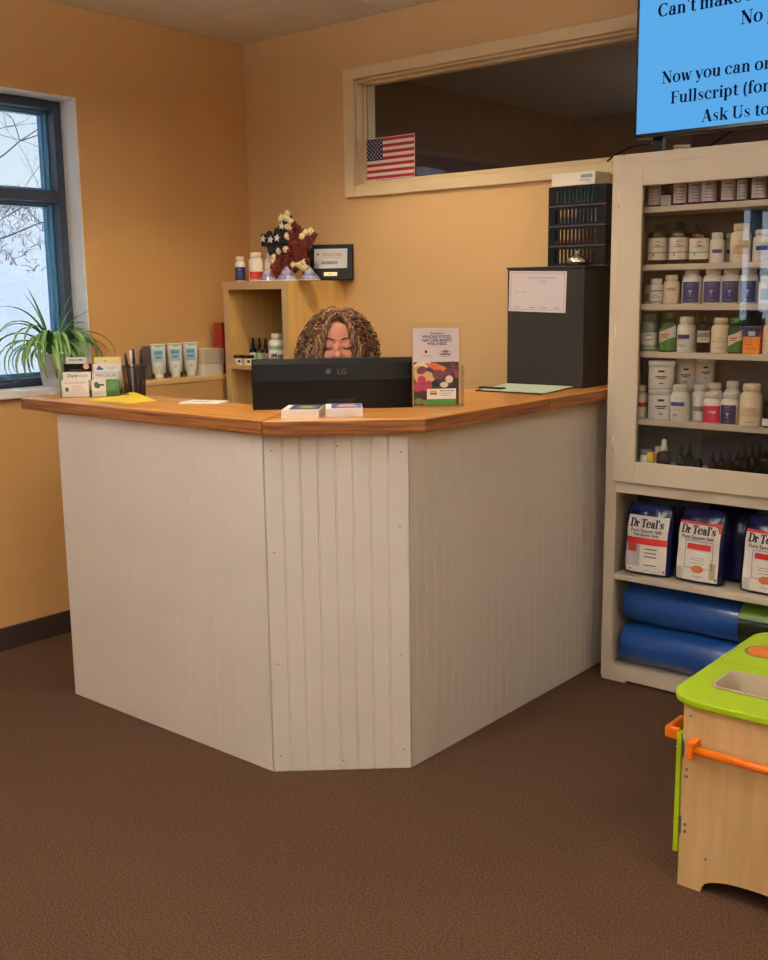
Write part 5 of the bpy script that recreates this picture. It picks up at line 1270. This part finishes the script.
# foam rolls ----------------------------------------------------------
M_FOAM = mat('blue_foam', (24, 72, 146), .32, vary=.06, bump=.35, bscale=22, coat=.6)
def roll(name, loc, lab):
    t = thing(name, lab, 'exercise mat', loc, 0, 'blue rolled mats in the bottom of the cabinet')
    Mx = Matrix.Rotation(R(90), 4, 'Y'); r = .078; Ln = .76
    MB().lathe([(.0, 0), (r * .55, -.0), (r * .93, .002), (r, .010), (r, Ln - .01), (r * .9, Ln)], 48, Mx).build('foam_roll', M_FOAM, t)
    b = MB(); b.lathe([(r + .0008, .435), (r + .0008, .60)], 48, Mx, cap=False); b.mi(1); b.build('label_band', mat('dark_green_band', (34, 46, 30), .18, coat=.5), t)
    b = MB(); n = 10; v_ = []
    for i in range(n + 1):
        a = R(20 + 85 * i / n); v_ += [(.437, -(r + .0016) * math.cos(a), (r + .0016) * math.sin(a)), (.598, -(r + .0016) * math.cos(a), (r + .0016) * math.sin(a))]
    b.add(v_, [(2 * i, 2 * i + 1, 2 * i + 3, 2 * i + 2) for i in range(n)], True); b.build('label_green', mat('leaf_green_band', (104, 142, 44), .3), t)
    return t
roll('foam_mat_roll', (2.112, -.120, .0485 + .078), 'lower blue foam mat roll lying in the bottom of the cabinet')
r2_ = roll('foam_mat_roll', (2.118, -.110, .0485 + .078 * 3 + .0015), 'upper blue foam mat roll with green label band in cabinet')

# ================================================================== TELEVISION
tv = thing('television', 'flat television showing a blue notice, standing on the white cabinet', 'television', (2.121, -.2, 0), 0)
TW = 1.033; TZ0, TZ1 = 1.925, 2.515
MB().box(0, TW, .0, .045, TZ0, TZ1).build('housing', M_BLKGL, tv, bevel=.004)
M_SCR = bpy.data.materials.new('lit_blue_screen'); M_SCR.use_nodes = True
nt = M_SCR.node_tree; nt.nodes.clear(); em = nt.nodes.new('ShaderNodeEmission'); out = nt.nodes.new('ShaderNodeOutputMaterial')
em.inputs['Color'].default_value = C3(92, 170, 232); em.inputs['Strength'].default_value = 1.0; nt.links.new(em.outputs[0], out.inputs['Surface'])
scr = MB().box(.011, TW - .011, -.0015, .0, TZ0 + .0145, TZ1 - .011).build('screen', M_SCR, tv)
M_TVINK = mat('screen_navy_lettering', (22, 40, 104), .8, spec=0)
for s_, x, z, sz in (("Can't make it", 2.198, 2.303, .0560), ('No p', 2.478, 2.236, .0560), ('Now you can or', 2.219, 2.092, .0525), ('Fullscript (for', 2.252, 2.025, .0525), ('Ask Us to', 2.362, 1.955, .0525)):
    serif('screen_lettering', s_, sz, M_TVINK, scr, (x - 2.121, -.0022, z), sx=1.0)
for x in (.075, TW - .075):
    sn = MB().box(x - .018, x + .018, .03, .05, 1.8735, TZ0 + .05).build('stand', M_BLK, tv)
    MB().box(x - .04, x + .04, -.02, .13, 1.8735, 1.8775).build('stand_foot', M_BLK, sn)
cy = thing('small_cream_tub', 'small cream tub on cabinet top beside the television foot', 'tub', (2.255, -.11, CH + .0005), 0)
MB().lathe([(.024, 0), (.026, .004), (.026, .02)], 20).build('body', M_CREAMPL, cy); MB().lathe([(.028, .02), (.028, .027), (.027, .028)], 20).build('lid', M_CREAMPL, cy)
tag(MB().tube([(2.29, -.06, 1.877), (2.33, -.075, 1.89), (2.42, -.10, 1.93), (2.5, -.145, 1.99)], .003, 8).build('television_cable', M_BLK), 'black cable rising behind television from the cabinet top', 'cable')

# ================================================================== TOY KITCHEN
M_BIRCH = mat('birch_plywood', (204, 166, 112), .5, vary=0, vscale=2.5, stretch=(14, 14, 1.5), col2=(220, 186, 134)); M_PLYE = mat('plywood_edge', (196, 150, 108), .6, vary=.1, stretch=(60, 1, 1), vscale=10)
M_LIME = mat('lime_green_paint', (168, 200, 20), .4, vary=.02); M_TOYO = mat('orange_toy_paint', (240, 122, 20), .35); M_TSINK = mat('toy_sink_cream', (190, 174, 150), .3)
tk = thing('toy_kitchen', 'wooden toy kitchen with lime green top and orange handles', 'toy kitchen', (2.885, -1.366, 0), 0)
KX, KY = .40, .60
# side panels with arched foot cut-outs
def side(y0, y1, name='side_panel'):
    n = 16; a0, a1, hh = .058, KX - .058, .050; poly = [(0, 0), (a0, 0)]
    for i in range(n + 1):
        t_ = math.pi * i / n; poly.append(((a0 + a1) / 2 - (a1 - a0) / 2 * math.cos(t_), hh * math.sin(t_) ** .7 if 0 < i < n else 0))
    poly += [(KX, 0), (KX, .462), (0, .462)]
    pp = []
    for p in poly:
        if not pp or (abs(pp[-1][0] - p[0]) + abs(pp[-1][1] - p[1])) > 1e-5: pp.append(p)
    b = MB(); b.prism([(x, -z) for x, z in pp], y0, y1, Matrix.Rotation(R(-90), 4, 'X'))
    return b.build(name, M_BIRCH, tk)
side(.0, .012); side(KY - .012, KY)
MB().box(.005, KX - .01, .0125, KY - .0125, .062, .074).build('bottom_panel', M_BIRCH, tk)
MB().box(KX - .012, KX - .001, .0125, KY - .0125, .062, .462).build('back_panel', M_BIRCH, tk)
MB().box(.0, .012, .0125, KY - .0125, .400, .462).build('front_rail', M_BIRCH, tk)
MB().box(-.0005, .012, .29, .31, .074, .400).build('front_divider', M_BIRCH, tk)
# worktop with a sink opening
def rrect(x0, x1, y0, y1, r, n=8):
    P = []
    for (cx, cy_, a0) in ((x1 - r, y1 - r, 0), (x0 + r, y1 - r, 90), (x0 + r, y0 + r, 180), (x1 - r, y0 + r, 270)):
        for i in range(n + 1): a = R(a0 + 90 * i / n); P.append((cx + r * math.cos(a), cy_ + r * math.sin(a)))
    return P
def bow(P):     # the front edge bows outwards a little
    return [(x - .012 * max(0, (.12 - x) / .18) * math.sin(math.pi * max(0, min(1, (y + .01) / (KY + .02)))), y) for x, y in P]
wt = MB().prism(bow(rrect(-.040, KX + .01, -.012, KY + .012, .075)), .462, .480).build('worktop', M_LIME)
cut = MB().prism(rrect(.018, .225, .098, .238, .028), .44, .50).build('cutter', M_LIME)
bo_ = wt.modifiers.new('cut', 'BOOLEAN'); bo_.operation = 'DIFFERENCE'; bo_.object = cut; bo_.solver = 'EXACT'
me = evalmesh(wt, 'worktop'); bpy.data.objects.remove(cut)
wt = bpy.data.objects.new('worktop', me); COL.objects.link(wt); wt.parent = tk
bv = wt.modifiers.new('bevel', 'BEVEL'); bv.width = .0035; bv.segments = 2; bv.limit_method = 'ANGLE'; bv.angle_limit = R(50)
bs = MB(); A = rrect(.016, .227, .096, .240, .030); Bq = rrect(.0225, .2205, .1025, .2335, .0245); D = rrect(.036, .207, .116, .220, .02); n = len(A)
vs_ = [(x, y, .4812) for x, y in A] + [(x, y, .4822) for x, y in Bq] + [(x, y, .405) for x, y in D]
bs.add(vs_, [(i, (i + 1) % n, n + (i + 1) % n, n + i) for i in range(n)] + [(n + i, n + (i + 1) % n, 2 * n + (i + 1) % n, 2 * n + i) for i in range(n)] + [[2 * n + i for i in range(n)]], False)
bs.build('sink_basin', M_TSINK, tk)
# hob plate outline with orange burner
def ring(P, Q, z): 
    n = len(P); b = MB(); b.add([(x, y, z) for x, y in P] + [(x, y, z) for x, y in Q], [(i, (i + 1) % n, n + (i + 1) % n, n + i) for i in range(n)]); return b
ring(rrect(-.035, .20, .285, .555, .02), rrect(-.0335, .1985, .2865, .5535, .0185), .4804).build('hob_outline', mat('olive_groove', (104, 128, 20), .6), tk)
hb_ = MB().lathe([(.050, .4803), (.050, .4815)], 32, Matrix.Translation((.035, .415, 0))).build('burner_ring', mat('burner_olive', (120, 120, 60), .5), tk)
MB().lathe([(.042, .4816), (.041, .4838), (.0, .484)], 32, Matrix.Translation((.035, .415, 0))).build('burner', mat('burner_orange', (226, 120, 50), .5, vary=.12, vscale=60), tk)
MB().lathe([(.050, .4803), (.050, .4815)], 32, Matrix.Translation((.14, .500, 0))).build('burner_ring', mat('burner_olive', (120, 120, 60), .5), tk)
MB().lathe([(.042, .4816), (.041, .4838), (.0, .484)], 32, Matrix.Translation((.14, .500, 0))).build('burner', mat('burner_orange', (226, 120, 50), .5), tk)
# towel bar on the side
bar = MB().tube([(.034, -.027, .366), (KX - .03, -.027, .366)], .0105, 14).build('towel_bar', M_TOYO, tk)
for x in (.034, KX - .03): MB().prism([(x - .010, .0), (x + .010, .0), (x + .010, -.034), (x + .006, -.039), (x - .006, -.039), (x - .010, -.034)], .345, .387).build('bar_bracket', M_TOYO, bar, bevel=.003)
# door and handle
dr = MB().box(-.014, -.002, -.004, .285, .085, .386).build('door', M_LIME, tk, bevel=.0015)
for z in (.330, .135): MB().box(-.0018, .004, -.0025, -.0005, z, z + .045).build('hinge', M_STEEL, dr)
for z in (.345, .150): MB().ell((-.018, .01, z), (.004, .004, .004), 8).build('screw', M_CHROME, dr)
hd = MB()
hz = .362
hd.box(-.052, -.038, .010, .100, hz, hz + .028).box(-.040, -.0145, .010, .024, hz, hz + .028).box(-.040, -.0145, .086, .100, hz, hz + .028)
hd.build('handle', M_TOYO, tk, bevel=.004)
for x, z in ((.012, .437), (.006, .300), (.006, .282), (.007, .160), (.007, .142), (.062, .088)):
    MB().lathe([(.0042, 0), (.0035, .0016), (0, .002)], 12, Matrix.Translation((x + .006, -.0002, z)) @ Matrix.Rotation(R(90), 4, 'X')).build('screw', M_STEEL, tk)
for x in (.10, .17): MB().box(x, x + .03, .10, .13, .0, .004).build('foot_pad', M_GREY, tk)
